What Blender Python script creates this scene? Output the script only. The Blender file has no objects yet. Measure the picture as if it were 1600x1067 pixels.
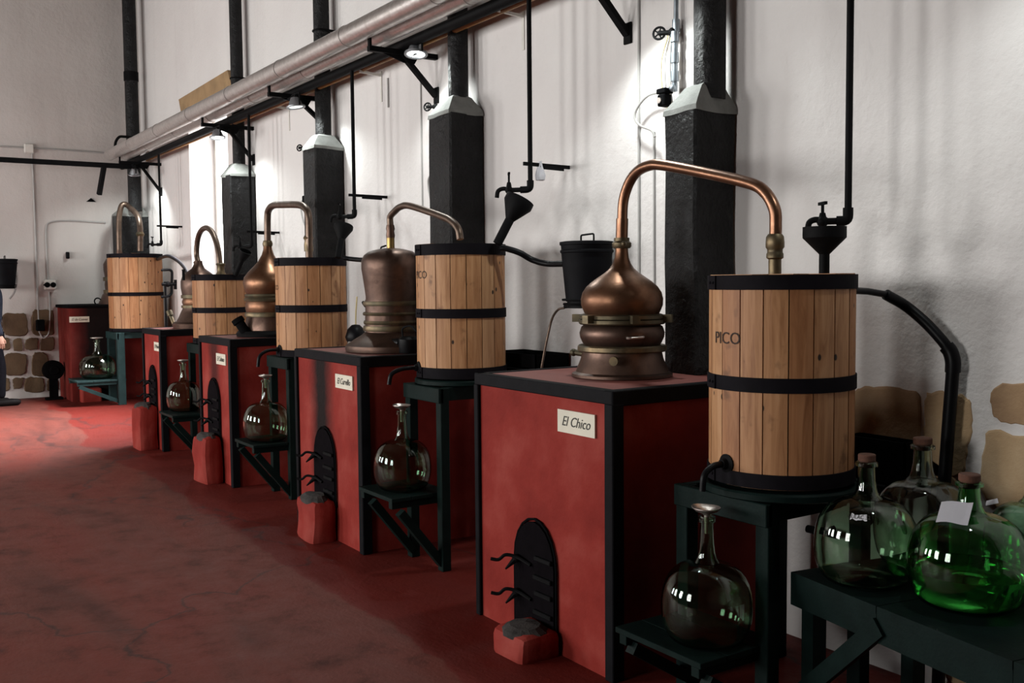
import bpy, bmesh, math, random
from mathutils import Vector, Matrix, noise
random.seed(7)
PI = math.pi
sc = bpy.context.scene
COL = sc.collection

# ------------------------------------------------------------------ camera
CAM_H, F = 1.6, 1550.0
YAW, PITCH, ROLL = -0.97961, 0.06032, 0.00888
def cam_axes():
    cy, sy, cp, sp, cr, sr = math.cos(YAW), math.sin(YAW), math.cos(PITCH), math.sin(PITCH), math.cos(ROLL), math.sin(ROLL)
    fwd = Vector((sy*cp, cy*cp, -sp)); right = Vector((cy, -sy, 0)); down = fwd.cross(right)
    return cr*right + sr*down, -sr*right + cr*down, fwd
RT, DN, FW = cam_axes()
def ray(x, y): return RT*((x-800)/F) + DN*((y-533.5)/F) + FW
EYE = Vector((0, 0, CAM_H))
# a pixel of the photograph carried out to a known plane of the room
def onY(x, y, Y): d = ray(x, y); return EYE + d*(Y/d.y)
def onX(x, y, X): d = ray(x, y); return EYE + d*(X/d.x)
def onZ(x, y, Z): d = ray(x, y); return EYE + d*((Z-CAM_H)/d.z)
def mpp(P): return (Vector(P)-EYE).dot(FW)/F      # metres per pixel at a point
cam = bpy.data.cameras.new('camera'); co = bpy.data.objects.new('camera', cam); COL.objects.link(co)
m = Matrix((RT, -DN, -FW)).transposed().to_4x4(); m.translation = EYE
co.matrix_world = m
cam.sensor_width = 36.0; cam.lens = F/1600*36; cam.clip_start = 0.05
sc.camera = co

# ------------------------------------------------------------------ world, lights, exposure
sc.view_settings.view_transform = 'Standard'; sc.view_settings.look = 'None'
sc.view_settings.gamma = 1.0; sc.view_settings.use_curve_mapping = False
sc.view_settings.exposure = -0.35
sc.cycles.use_denoising = True
sc.cycles.caustics_reflective = False; sc.cycles.caustics_refractive = False
sc.cycles.max_bounces = 12; sc.cycles.transmission_bounces = 10; sc.cycles.transparent_max_bounces = 8
sc.cycles.sample_clamp_indirect = 4.0
W = bpy.data.worlds.new('world'); sc.world = W; W.use_nodes = True
W.node_tree.nodes['Background'].inputs[0].default_value = (0.75, 0.85, 1.0, 1)
W.node_tree.nodes['Background'].inputs[1].default_value = 0.6
def area(name, loc, to, sx, sy, power, col):
    l = bpy.data.lights.new(name, 'AREA'); l.shape = 'RECTANGLE'; l.size = sx; l.size_y = sy; l.energy = power; l.color = col
    o = bpy.data.objects.new(name, l); COL.objects.link(o); o.location = loc
    o.rotation_euler = (Vector(to)-Vector(loc)).to_track_quat('-Z', 'Y').to_euler(); return o
ROOM_Y0 = -4.6          # the wall opposite the stills
WINX = (-12.4, -9.2, -6.0, -2.6)
for i, wx in enumerate(WINX):      # daylight of the opposite windows; the fourth is added to brighten the right end
    area('window_daylight', (wx, ROOM_Y0-0.05, 2.1), (wx+0.6, 3, 1.9), 1.3, 1.9, (290, 300, 270, 190)[i], (1.0, 0.985, 0.96))
# daylight coming in through the bright window of the long wall, down on to the floor of the far end
wl = area('far_window_daylight', (-11.3, 3.72, 2.75), (-11.75, 1.3, 0.1), 1.1, 1.1, 340, (1.0, 0.97, 1.0)); wl.data.spread = math.radians(75)

# ------------------------------------------------------------------ materials
MATS = {}
def nodes_of(name):
    mt = bpy.data.materials.new(name); mt.use_nodes = True
    nt = mt.node_tree; b = nt.nodes['Principled BSDF']
    MATS[name] = mt
    return mt, nt, b
def N(nt, t, **kw):
    n = nt.nodes.new(t)
    for k, v in kw.items():
        if k in n.inputs: n.inputs[k].default_value = v
        else: setattr(n, k, v)
    return n
def coords(nt, scale=(1, 1, 1), kind='Object', rnd=False):
    tc = N(nt, 'ShaderNodeTexCoord'); mp = N(nt, 'ShaderNodeMapping')
    mp.inputs['Scale'].default_value = scale
    nt.links.new(tc.outputs[kind], mp.inputs['Vector'])
    if rnd:
        oi = N(nt, 'ShaderNodeObjectInfo'); cx = N(nt, 'ShaderNodeCombineXYZ'); mu = N(nt, 'ShaderNodeMath', operation='MULTIPLY')
        mu.inputs[1].default_value = 37.0
        nt.links.new(oi.outputs['Random'], mu.inputs[0])
        for k in range(3): nt.links.new(mu.outputs[0], cx.inputs[k])
        nt.links.new(cx.outputs[0], mp.inputs['Location'])
    return mp.outputs['Vector']
def ramp(nt, fac, stops):
    r = N(nt, 'ShaderNodeValToRGB'); els = r.color_ramp.elements
    while len(els) < len(stops): els.new(0.5)
    for e, (p, c) in zip(els, stops): e.position = p; e.color = (*c, 1)
    nt.links.new(fac, r.inputs[0]); return r.outputs[0]
def noise_tex(nt, vec, scale, detail=6, rough=0.55, dist=0.0):
    n = N(nt, 'ShaderNodeTexNoise'); n.inputs['Scale'].default_value = scale; n.inputs['Detail'].default_value = detail
    n.inputs['Roughness'].default_value = rough; n.inputs['Distortion'].default_value = dist
    nt.links.new(vec, n.inputs['Vector']); return n.outputs['Fac']
def mix(nt, fac, a, b, mode='MIX'):
    x = N(nt, 'ShaderNodeMix', data_type='RGBA', blend_type=mode)
    for s, v in ((0, fac), (6, a), (7, b)):
        if hasattr(v, 'is_linked') or hasattr(v, 'links'): nt.links.new(v, x.inputs[s])
        elif s == 0: x.inputs[0].default_value = v
        else: x.inputs[s].default_value = (*v, 1)
    return x.outputs[2]
def bump(nt, b, h, strength, dist=0.01):
    n = N(nt, 'ShaderNodeBump'); n.inputs['Strength'].default_value = strength; n.inputs['Distance'].default_value = dist
    nt.links.new(h, n.inputs['Height']); nt.links.new(n.outputs[0], b.inputs['Normal'])
def simple(name, col, rough=0.5, metal=0.0, var=0.25, scale=9, bmp=0.15, col2=None, spec=0.5):
    mt, nt, b = nodes_of(name)
    v = coords(nt); f = noise_tex(nt, v, scale)
    c2 = col2 or tuple(c*(1-var) for c in col); c3 = tuple(min(1, c*(1+var)) for c in col)
    c = ramp(nt, f, ((0.3, c2), (0.5, col), (0.72, c3)))
    nt.links.new(c, b.inputs['Base Color'])
    b.inputs['Roughness'].default_value = rough; b.inputs['Metallic'].default_value = metal
    b.inputs['Specular IOR Level'].default_value = spec
    if bmp: bump(nt, b, noise_tex(nt, v, scale*6, 4), bmp, 0.004)
    return mt
simple('black_paint', (0.006, 0.006, 0.0075), 0.6, bmp=0.2, spec=0.06)
simple('black_iron', (0.005, 0.005, 0.0055), 0.6, 0.0, bmp=0.25, scale=14, spec=0.06)
simple('black_matt', (0.004, 0.004, 0.0045), 0.85, bmp=0.1, spec=0.03)
simple('black_door', (0.004, 0.003, 0.004), 0.85, bmp=0.3, scale=20, spec=0.03)
simple('black_rubber', (0.005, 0.005, 0.006), 0.4, bmp=0.0, spec=0.12)
simple('hoop_iron', (0.008, 0.007, 0.009), 0.65, bmp=0.15, spec=0.04)
simple('steel_grey', (0.30, 0.31, 0.33), 0.4, 0.8, bmp=0.1)
simple('galvanised', (0.25, 0.28, 0.31), 0.45, 0.7, bmp=0.1, scale=20)
simple('tin', (0.62, 0.56, 0.52), 0.3, 0.9, bmp=0.1, scale=25)
simple('brass', (0.30, 0.20, 0.075), 0.4, 0.9, bmp=0.05)
simple('ochre_pipe', (0.33, 0.17, 0.05), 0.5, 0.0, bmp=0.05)
simple('green_paint', (0.0045, 0.011, 0.010), 0.5, bmp=0.2, scale=12, spec=0.08)
simple('green_pale', (0.014, 0.032, 0.032), 0.5, bmp=0.2, scale=12, spec=0.15)
simple('mortar', (0.20, 0.205, 0.195), 0.85, var=0.2, bmp=0.5, scale=14)
simple('ash', (0.030, 0.026, 0.024), 0.95, var=0.6, bmp=0.8, scale=18)
simple('cork', (0.09, 0.035, 0.02), 0.85, bmp=0.4, scale=60)
simple('paper', (0.66, 0.65, 0.70), 0.8, var=0.05, bmp=0.1, scale=20)
simple('plaque', (0.62, 0.58, 0.48), 0.5, var=0.06, bmp=0.0)
simple('ink', (0.02, 0.018, 0.012), 0.6, bmp=0.0)
simple('brand_ink', (0.035, 0.016, 0.010), 0.8, bmp=0.0)
simple('white_plastic', (0.62, 0.60, 0.56), 0.5, var=0.08, bmp=0.0)
simple('grey_cable', (0.36, 0.35, 0.34), 0.5, var=0.1, bmp=0.0)
simple('yellow_wire', (0.55, 0.45, 0.22), 0.5, var=0.1, bmp=0.0)
simple('board_tan', (0.30, 0.19, 0.095), 0.75, var=0.25, bmp=0.3, scale=5)
simple('navy_cloth', (0.022, 0.026, 0.038), 0.95, var=0.3, bmp=0.3, scale=30, spec=0.08)
simple('dark_cloth', (0.006, 0.006, 0.008), 0.95, var=0.3, bmp=0.3, scale=30, spec=0.05)
simple('leather', (0.006, 0.005, 0.005), 0.6, bmp=0.1, spec=0.08)
simple('skin', (0.42, 0.24, 0.17), 0.55, var=0.06, bmp=0.05)
simple('hair', (0.03, 0.02, 0.015), 0.7, bmp=0.4, scale=60)
simple('ceiling_wood', (0.06, 0.035, 0.02), 0.8, var=0.3)
simple('dark_wall', (0.10, 0.085, 0.075), 0.9, var=0.3)
simple('window_wood', (0.05, 0.06, 0.05), 0.6)

def m_plaster(name, base, dark, warm):
    mt, nt, b = nodes_of(name)
    v = coords(nt); vs = coords(nt, (1, 1, 0.10))
    big = noise_tex(nt, v, 0.7, 5); streak = noise_tex(nt, vs, 2.2, 5, 0.6); fine = noise_tex(nt, v, 9, 8, 0.65)
    c = ramp(nt, big, ((0.25, warm), (0.55, base), (0.8, base)))
    c = mix(nt, ramp(nt, streak, ((0.55, (0, 0, 0)), (0.8, (0.32, 0.32, 0.32)))), c, dark)
    c = mix(nt, ramp(nt, fine, ((0.62, (0, 0, 0)), (0.8, (0.25, 0.25, 0.25)))), c, dark)
    nt.links.new(c, b.inputs['Base Color']); b.inputs['Roughness'].default_value = 0.9; b.inputs['Specular IOR Level'].default_value = 0.15
    h1 = noise_tex(nt, v, 3.0, 9, 0.6); h2 = noise_tex(nt, v, 28, 5, 0.6)
    a = N(nt, 'ShaderNodeMath', operation='MULTIPLY_ADD'); a.inputs[1].default_value = 0.22
    nt.links.new(h2, a.inputs[0]); nt.links.new(h1, a.inputs[2])
    bump(nt, b, a.outputs[0], 0.5, 0.03)
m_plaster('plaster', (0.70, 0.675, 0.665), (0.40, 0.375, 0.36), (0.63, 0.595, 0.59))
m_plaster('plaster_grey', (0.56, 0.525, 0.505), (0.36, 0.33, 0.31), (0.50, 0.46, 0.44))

def m_red(name, soot):
    mt, nt, b = nodes_of(name)
    v = coords(nt); f = noise_tex(nt, v, 2.6, 7); g = noise_tex(nt, v, 24, 6, 0.65)
    c = ramp(nt, f, ((0.28, (0.15, 0.013, 0.010)), (0.5, (0.225, 0.025, 0.019)), (0.74, (0.30, 0.060, 0.048))))
    c = mix(nt, ramp(nt, g, ((0.66, (0, 0, 0)), (0.82, (0.4, 0.4, 0.4)))), c, (0.12, 0.012, 0.008))
    if soot:      # smoke stain rising from the fire door; the centre line is at local x = soot
        tc = N(nt, 'ShaderNodeTexCoord'); sp = N(nt, 'ShaderNodeSeparateXYZ'); nt.links.new(tc.outputs['Object'], sp.inputs[0])
        ax, x0, half, amt = soot
        d = N(nt, 'ShaderNodeMath', operation='SUBTRACT'); nt.links.new(sp.outputs[ax], d.inputs[0]); d.inputs[1].default_value = x0
        wob = N(nt, 'ShaderNodeMath', operation='MULTIPLY_ADD'); nt.links.new(noise_tex(nt, v, 7, 3), wob.inputs[0]); wob.inputs[1].default_value = 0.09
        nt.links.new(d.outputs[0], wob.inputs[2])
        w2 = N(nt, 'ShaderNodeMath', operation='SUBTRACT'); nt.links.new(wob.outputs[0], w2.inputs[0]); w2.inputs[1].default_value = 0.045
        ab = N(nt, 'ShaderNodeMath', operation='ABSOLUTE'); nt.links.new(w2.outputs[0], ab.inputs[0])
        mr = N(nt, 'ShaderNodeMapRange'); mr.inputs[1].default_value = half; mr.inputs[2].default_value = half*0.25; mr.inputs[3].default_value = 0; mr.inputs[4].default_value = amt
        nt.links.new(ab.outputs[0], mr.inputs[0])
        c = mix(nt, mr.outputs[0], c, (0.010, 0.006, 0.006))
    nt.links.new(c, b.inputs['Base Color']); b.inputs['Roughness'].default_value = 0.7; b.inputs['Specular IOR Level'].default_value = 0.10
    a = N(nt, 'ShaderNodeMath', operation='MULTIPLY_ADD'); a.inputs[1].default_value = 0.35
    nt.links.new(noise_tex(nt, v, 30, 5), a.inputs[0]); nt.links.new(noise_tex(nt, v, 6, 6), a.inputs[2])
    bump(nt, b, a.outputs[0], 0.45, 0.015)
    return mt
m_red('red_paint', None)
simple('red_top', (0.20, 0.060, 0.050), 0.55, var=0.25, scale=3, bmp=0.2, spec=0.35)

def m_floor():
    mt, nt, b = nodes_of('floor_paint')
    v = coords(nt); va = coords(nt, (0.45, 1.2, 1))
    big = noise_tex(nt, va, 1.1, 8, 0.62, 0.6); mid = noise_tex(nt, v, 4.5, 8, 0.65); fine = noise_tex(nt, v, 40, 6, 0.7)
    c = ramp(nt, big, ((0.30, (0.060, 0.018, 0.014)), (0.45, (0.115, 0.032, 0.024)), (0.58, (0.128, 0.028, 0.020)), (0.72, (0.122, 0.020, 0.014))))
    c = mix(nt, ramp(nt, mid, ((0.53, (0, 0, 0)), (0.70, (0.8, 0.8, 0.8)))), c, (0.038, 0.013, 0.010))
    c = mix(nt, ramp(nt, fine, ((0.60, (0, 0, 0)), (0.8, (0.35, 0.35, 0.35)))), c, (0.032, 0.016, 0.014))
    # kept redder where nobody walks: a fresh coat along the furnaces
    tc = N(nt, 'ShaderNodeTexCoord'); sp = N(nt, 'ShaderNodeSeparateXYZ'); nt.links.new(tc.outputs['Object'], sp.inputs[0])
    wob = N(nt, 'ShaderNodeMath', operation='MULTIPLY_ADD'); nt.links.new(noise_tex(nt, v, 1.3, 5, 0.5), wob.inputs[0]); wob.inputs[1].default_value = 0.55; nt.links.new(sp.outputs['Y'], wob.inputs[2])
    mr = N(nt, 'ShaderNodeMapRange'); mr.inputs[1].default_value = 2.285; mr.inputs[2].default_value = 2.305; mr.inputs[3].default_value = 0; mr.inputs[4].default_value = 0.85
    nt.links.new(wob.outputs[0], mr.inputs[0])
    c = mix(nt, mr.outputs[0], c, (0.105, 0.010, 0.007))
    vor = N(nt, 'ShaderNodeTexVoronoi', feature='DISTANCE_TO_EDGE'); vor.inputs['Scale'].default_value = 0.42
    nd = N(nt, 'ShaderNodeTexNoise'); nd.inputs['Scale'].default_value = 1.6; nd.inputs['Detail'].default_value = 8; nt.links.new(v, nd.inputs['Vector'])
    vv = N(nt, 'ShaderNodeVectorMath', operation='MULTIPLY_ADD'); nt.links.new(nd.outputs['Color'], vv.inputs[0]); vv.inputs[1].default_value = (1.2, 1.2, 0); nt.links.new(v, vv.inputs[2])
    nt.links.new(vv.outputs[0], vor.inputs['Vector'])
    crack = ramp(nt, vor.outputs['Distance'], ((0.0, (0.8, 0.8, 0.8)), (0.008, (0, 0, 0))))
    c = mix(nt, crack, c, (0.03, 0.017, 0.016))
    nt.links.new(c, b.inputs['Base Color'])
    b.inputs['Specular IOR Level'].default_value = 0.16
    rr = ramp(nt, mid, ((0.3, (0.42, 0.42, 0.42)), (0.7, (0.68, 0.68, 0.68)))); nt.links.new(rr, b.inputs['Roughness'])
    a = N(nt, 'ShaderNodeMath', operation='MULTIPLY_ADD'); a.inputs[1].default_value = 0.25
    nt.links.new(fine, a.inputs[0]); nt.links.new(big, a.inputs[2])
    bump(nt, b, a.outputs[0], 0.5, 0.02)
m_floor()

def m_wood():
    mt, nt, b = nodes_of('stave_wood')
    v = coords(nt, (1, 1, 1), rnd=True); vs = coords(nt, (1, 1, 0.09), rnd=True)
    g = noise_tex(nt, vs, 26, 6, 0.6, 1.2); big = noise_tex(nt, vs, 6, 3); sp = noise_tex(nt, v, 9, 3)
    oi = N(nt, 'ShaderNodeObjectInfo')
    c = ramp(nt, g, ((0.28, (0.28, 0.135, 0.062)), (0.5, (0.44, 0.245, 0.125)), (0.72, (0.54, 0.33, 0.185))))
    tint = ramp(nt, oi.outputs['Random'], ((0, (0.72, 0.56, 0.46)), (0.35, (0.95, 0.86, 0.78)), (0.7, (0.84, 0.72, 0.62)), (1, (1, 0.98, 0.95))))
    c = mix(nt, 1.0, c, tint, 'MULTIPLY')
    c = mix(nt, ramp(nt, big, ((0.58, (0, 0, 0)), (0.75, (0.5, 0.5, 0.5)))), c, (0.27, 0.125, 0.055))
    c = mix(nt, ramp(nt, sp, ((0.64, (0, 0, 0)), (0.74, (0.8, 0.8, 0.8)))), c, (0.15, 0.066, 0.03))
    vor = N(nt, 'ShaderNodeTexVoronoi'); vor.inputs['Scale'].default_value = 13
    nt.links.new(coords(nt, (1, 1, 0.6), rnd=True), vor.inputs['Vector'])
    hole = ramp(nt, vor.outputs['Distance'], ((0.075, (1, 1, 1)), (0.11, (0, 0, 0))))
    c = mix(nt, hole, c, (0.02, 0.01, 0.006))
    nt.links.new(c, b.inputs['Base Color']); b.inputs['Roughness'].default_value = 0.55; b.inputs['Specular IOR Level'].default_value = 0.3
    bump(nt, b, g, 0.25, 0.004)
m_wood()

def m_copper(name, c0, c1, c2, rough):
    mt, nt, b = nodes_of(name)
    v = coords(nt); f = noise_tex(nt, v, 5, 8, 0.6, 0.5); g = noise_tex(nt, v, 22, 6, 0.65)
    c = ramp(nt, f, ((0.3, c0), (0.5, c1), (0.72, c2)))
    c = mix(nt, ramp(nt, g, ((0.6, (0, 0, 0)), (0.78, (0.6, 0.6, 0.6)))), c, tuple(x*0.3 for x in c0))
    nt.links.new(c, b.inputs['Base Color']); b.inputs['Metallic'].default_value = 0.85
    r = ramp(nt, f, ((0.3, (rough+0.12,)*3), (0.7, (rough-0.05,)*3))); nt.links.new(r, b.inputs['Roughness'])
    bump(nt, b, noise_tex(nt, v, 16, 4), 0.25, 0.006)
m_copper('copper', (0.085, 0.040, 0.022), (0.15, 0.072, 0.040), (0.26, 0.135, 0.078), 0.34)
m_copper('copper_dark', (0.045, 0.027, 0.021), (0.085, 0.051, 0.039), (0.16, 0.098, 0.075), 0.42)
m_copper('copper_pipe', (0.10, 0.047, 0.027), (0.17, 0.082, 0.047), (0.28, 0.15, 0.095), 0.30)
m_copper('pipe_dull', (0.06, 0.04, 0.03), (0.11, 0.075, 0.057), (0.18, 0.13, 0.10), 0.40)
m_copper('bronze_green', (0.05, 0.045, 0.03), (0.10, 0.08, 0.05), (0.24, 0.17, 0.095), 0.48)
def m_duct():
    mt, nt, b = nodes_of('foil')
    v = coords(nt); f = noise_tex(nt, v, 26, 5, 0.6, 0.4)
    c = ramp(nt, f, ((0.3, (0.46, 0.42, 0.40)), (0.7, (0.62, 0.585, 0.57)))); nt.links.new(c, b.inputs['Base Color'])
    b.inputs['Metallic'].default_value = 0.75; b.inputs['Roughness'].default_value = 0.33
    bump(nt, b, f, 0.35, 0.006)
m_duct()
def m_column():
    mt, nt, b = nodes_of('column_black')
    v = coords(nt); f = noise_tex(nt, v, 7, 8, 0.65, 0.3); g = noise_tex(nt, v, 38, 5)
    c = ramp(nt, f, ((0.35, (0.005, 0.005, 0.0055)), (0.6, (0.012, 0.012, 0.013)), (0.85, (0.034, 0.033, 0.035)))); nt.links.new(c, b.inputs['Base Color'])
    b.inputs['Roughness'].default_value = 0.42; b.inputs['Specular IOR Level'].default_value = 0.22
    a = N(nt, 'ShaderNodeMath', operation='MULTIPLY_ADD'); a.inputs[1].default_value = 0.25
    nt.links.new(g, a.inputs[0]); nt.links.new(f, a.inputs[2]); bump(nt, b, a.outputs[0], 1.0, 0.035)
m_column()
def m_stone(name, c0, c1, c2):
    mt, nt, b = nodes_of(name)
    v = coords(nt, rnd=True); f = noise_tex(nt, v, 3, 7, 0.6); g = noise_tex(nt, v, 30, 6, 0.7)
    c = ramp(nt, f, ((0.3, c0), (0.5, c1), (0.7, c2)))
    oi = N(nt, 'ShaderNodeObjectInfo'); tint = ramp(nt, oi.outputs['Random'], ((0, (0.75, 0.68, 0.66)), (0.5, (1, 0.96, 0.9)), (1, (0.9, 0.86, 0.84))))
    c = mix(nt, 1.0, c, tint, 'MULTIPLY')
    nt.links.new(c, b.inputs['Base Color']); b.inputs['Roughness'].default_value = 0.9; b.inputs['Specular IOR Level'].default_value = 0.15
    a = N(nt, 'ShaderNodeMath', operation='MULTIPLY_ADD'); a.inputs[1].default_value = 0.4
    nt.links.new(g, a.inputs[0]); nt.links.new(f, a.inputs[2]); bump(nt, b, a.outputs[0], 0.6, 0.015)
m_stone('sandstone', (0.30, 0.20, 0.13), (0.46, 0.33, 0.20), (0.54, 0.42, 0.28))
m_stone('brownstone', (0.07, 0.046, 0.030), (0.125, 0.085, 0.055), (0.17, 0.12, 0.078))  # stone brown, darkened further for the shade at the end wall's base
def m_glass(name, col, rough=0.0):
    mt, nt, b = nodes_of(name)
    b.inputs['Base Color'].default_value = (*col, 1); b.inputs['Transmission Weight'].default_value = 1.0
    b.inputs['IOR'].default_value = 1.48; b.inputs['Roughness'].default_value = rough
    v = coords(nt); bump(nt, b, noise_tex(nt, v, 9, 3), 0.06, 0.01)
m_glass('bottle_glass', (0.62, 0.80, 0.64)); m_glass('bottle_glass_green', (0.30, 0.74, 0.34)); m_glass('bottle_glass_clear', (0.80, 0.90, 0.80))
m_glass('bottle_glass_mint', (0.60, 0.88, 0.68))
mt, nt, b = nodes_of('spirit'); b.inputs['Base Color'].default_value = (0.55, 0.9, 0.55, 1); b.inputs['Transmission Weight'].default_value = 1; b.inputs['IOR'].default_value = 1.34; b.inputs['Roughness'].default_value = 0
def emit(name, col, s):
    mt, nt, b = nodes_of(name); b.inputs['Base Color'].default_value = (*col, 1)
    b.inputs['Emission Color'].default_value = (*col, 1); b.inputs['Emission Strength'].default_value = s
emit('lit_pane', (1, 1, 1), 5.0); emit('lamp_glass', (0.95, 1, 0.97), 14.0); emit('day_pane', (0.85, 0.95, 0.80), 2.2)
emit('lamp_glass_dim', (0.9, 1, 0.95), 2.5)

# ------------------------------------------------------------------ mesh helpers
class MB:
    def __init__(s): s.bm = bmesh.new()
    def poly_prism(s, pts, ext):
        """pts: list of 3D points of a planar outline, ext: extrusion vector"""
        e = Vector(ext); a = [s.bm.verts.new(p) for p in pts]; b = [s.bm.verts.new(Vector(p)+e) for p in pts]
        n = len(pts); s.bm.faces.new(a); s.bm.faces.new(b[::-1])
        for i in range(n): s.bm.faces.new((a[i], b[i], b[(i+1) % n], a[(i+1) % n]))
        return s
    def box(s, x0, x1, y0, y1, z0, z1, bev=0.0, seg=1):
        vs = [s.bm.verts.new(p) for p in ((x0,y0,z0),(x1,y0,z0),(x1,y1,z0),(x0,y1,z0),(x0,y0,z1),(x1,y0,z1),(x1,y1,z1),(x0,y1,z1))]
        fs = [s.bm.faces.new([vs[i] for i in f]) for f in ((0,3,2,1),(4,5,6,7),(0,1,5,4),(1,2,6,5),(2,3,7,6),(3,0,4,7))]
        if bev:
            es = list({e for f in fs for e in f.edges})
            bmesh.ops.bevel(s.bm, geom=es, offset=bev, segments=seg, affect='EDGES', profile=0.5)
        return s
    def beam(s, p0, p1, w, h, up=(0, 0, 1)):
        p0, p1 = Vector(p0), Vector(p1); d = (p1-p0).normalized(); u = Vector(up)
        if abs(d.dot(u)) > 0.98: u = Vector((0, 1, 0))
        r = d.cross(u).normalized(); u = r.cross(d).normalized()
        pts = [p0 + r*(a*w/2) + u*(b*h/2) for a, b in ((-1,-1),(1,-1),(1,1),(-1,1))]
        return s.poly_prism(pts, p1-p0)
    def tube(s, path, r, n=12, cap=True):
        path = [Vector(p) for p in path]; rs = r if isinstance(r, (list, tuple)) else [r]*len(path)
        t0 = (path[1]-path[0]).normalized(); ref = Vector((0, 0, 1)) if abs(t0.z) < 0.9 else Vector((1, 0, 0))
        u = t0.cross(ref).normalized(); rings = []
        for i, p in enumerate(path):
            t = ((path[min(i+1, len(path)-1)]-path[max(i-1, 0)])).normalized()
            u = (u - t*u.dot(t)).normalized(); v = t.cross(u)
            rings.append([s.bm.verts.new(p + (u*math.cos(2*PI*k/n) + v*math.sin(2*PI*k/n))*rs[i]) for k in range(n)])
        for a, b in zip(rings, rings[1:]):
            for k in range(n): s.bm.faces.new((a[k], a[(k+1) % n], b[(k+1) % n], b[k]))
        if cap: s.bm.faces.new(rings[0][::-1]); s.bm.faces.new(rings[-1])
        return s
    def lathe(s, prof, c=(0, 0, 0), n=32, axis=None, a0=0.0):
        """prof: [(r, z)...]; a radius of 0 closes on the axis"""
        c = Vector(c); ax = Vector(axis).normalized() if axis else Vector((0, 0, 1))
        ux = ax.orthogonal().normalized() if axis else Vector((1, 0, 0)); uy = ax.cross(ux)
        rings = []
        for r, z in prof:
            if r <= 1e-6: rings.append([s.bm.verts.new(c + ax*z)])
            else: rings.append([s.bm.verts.new(c + ax*z + (ux*math.cos(2*PI*k/n+a0) + uy*math.sin(2*PI*k/n+a0))*r) for k in range(n)])
        for a, b in zip(rings, rings[1:]):
            if len(a) == 1 and len(b) == 1: continue
            for k in range(n):
                k2 = (k+1) % n
                if len(a) == 1: s.bm.faces.new((a[0], b[k2], b[k]))
                elif len(b) == 1: s.bm.faces.new((a[k], a[k2], b[0]))
                else: s.bm.faces.new((a[k], a[k2], b[k2], b[k]))
        return s
    def ball(s, c, r, n=10):
        bmesh.ops.create_uvsphere(s.bm, u_segments=n, v_segments=max(6, n//2+1), radius=r, matrix=Matrix.Translation(Vector(c))); return s
    def torus(s, c, R, r, axis, n=24, k=8):
        ax = Vector(axis).normalized(); u = ax.orthogonal().normalized(); v = ax.cross(u); c = Vector(c)
        pts = [c + (u*math.cos(2*PI*i/n)+v*math.sin(2*PI*i/n))*R for i in range(n)]
        rings = []
        for i, p in enumerate(pts):
            d = (p-c).normalized()
            rings.append([s.bm.verts.new(p + (d*math.cos(2*PI*j/k)+ax*math.sin(2*PI*j/k))*r) for j in range(k)])
        for i in range(n):
            a, b = rings[i], rings[(i+1) % n]
            for j in range(k): s.bm.faces.new((a[j], b[j], b[(j+1) % k], a[(j+1) % k]))
        return s
    def rough(s, amp, freq=6.0, cuts=0):
        if cuts: bmesh.ops.subdivide_edges(s.bm, edges=s.bm.edges[:], cuts=cuts, use_grid_fill=True)
        for v in s.bm.verts:
            q = v.co*freq; v.co += Vector((noise.noise(q), noise.noise(q+Vector((31, 0, 0))), noise.noise(q+Vector((0, 17, 5)))))*amp
        return s
def rootloc(o):
    v = Vector((0, 0, 0))
    while o: v += o.location; o = o.parent
    return v
def obj(name, mb, mat, parent=None, smooth=False, kind=None, label=None):
    """link a bmesh, given in room coordinates, as ONE object"""
    bm = mb.bm; off = rootloc(parent)
    if off.length: bmesh.ops.translate(bm, verts=bm.verts[:], vec=-off)
    bmesh.ops.recalc_face_normals(bm, faces=bm.faces[:])
    me = bpy.data.meshes.new(name); bm.to_mesh(me); bm.free()
    me.materials.append(MATS[mat] if isinstance(mat, str) else mat)
    if smooth:
        me.polygons.foreach_set('use_smooth', [True]*len(me.polygons))
        try: me.set_sharp_from_angle(angle=math.radians(38))
        except Exception: pass
    o = bpy.data.objects.new(name, me); COL.objects.link(o)
    if parent: o.parent = parent
    if kind: o['kind'] = kind
    if label: o['label'] = label
    return o
def tag(o, label, cat, group=None):
    o['label'] = label; o['category'] = cat
    if group: o['group'] = group
    return o
def thing(name, loc, label, cat, group=None):
    o = bpy.data.objects.new(name, None); COL.objects.link(o); o.location = loc; o.empty_display_size = 0.1
    return tag(o, label, cat, group)
def smooth_path(pts, k=6):
    pts = [Vector(p) for p in pts]; out = []
    P = [pts[0]*2-pts[1]] + pts + [pts[-1]*2-pts[-2]]
    for i in range(1, len(P)-2):
        a, b, c, d = P[i-1:i+3]
        for j in range(k):
            t = j/k
            out.append(0.5*((2*b)+(c-a)*t+(2*a-5*b+4*c-d)*t*t+(3*b-a-3*c+d)*t**3))
    return out + [pts[-1]]
def fillet(pts, r, k=5):
    pts = [Vector(p) for p in pts]; out = [pts[0]]
    for a, b, c in zip(pts, pts[1:], pts[2:]):
        d0, d1 = (a-b), (c-b); q = min(r, d0.length*0.48, d1.length*0.48)
        p0, p1 = b+d0.normalized()*q, b+d1.normalized()*q
        for j in range(k+1):
            t = j/k; out.append(p0*(1-t)**2 + b*2*t*(1-t) + p1*t*t)
    return out + [pts[-1]]
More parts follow.
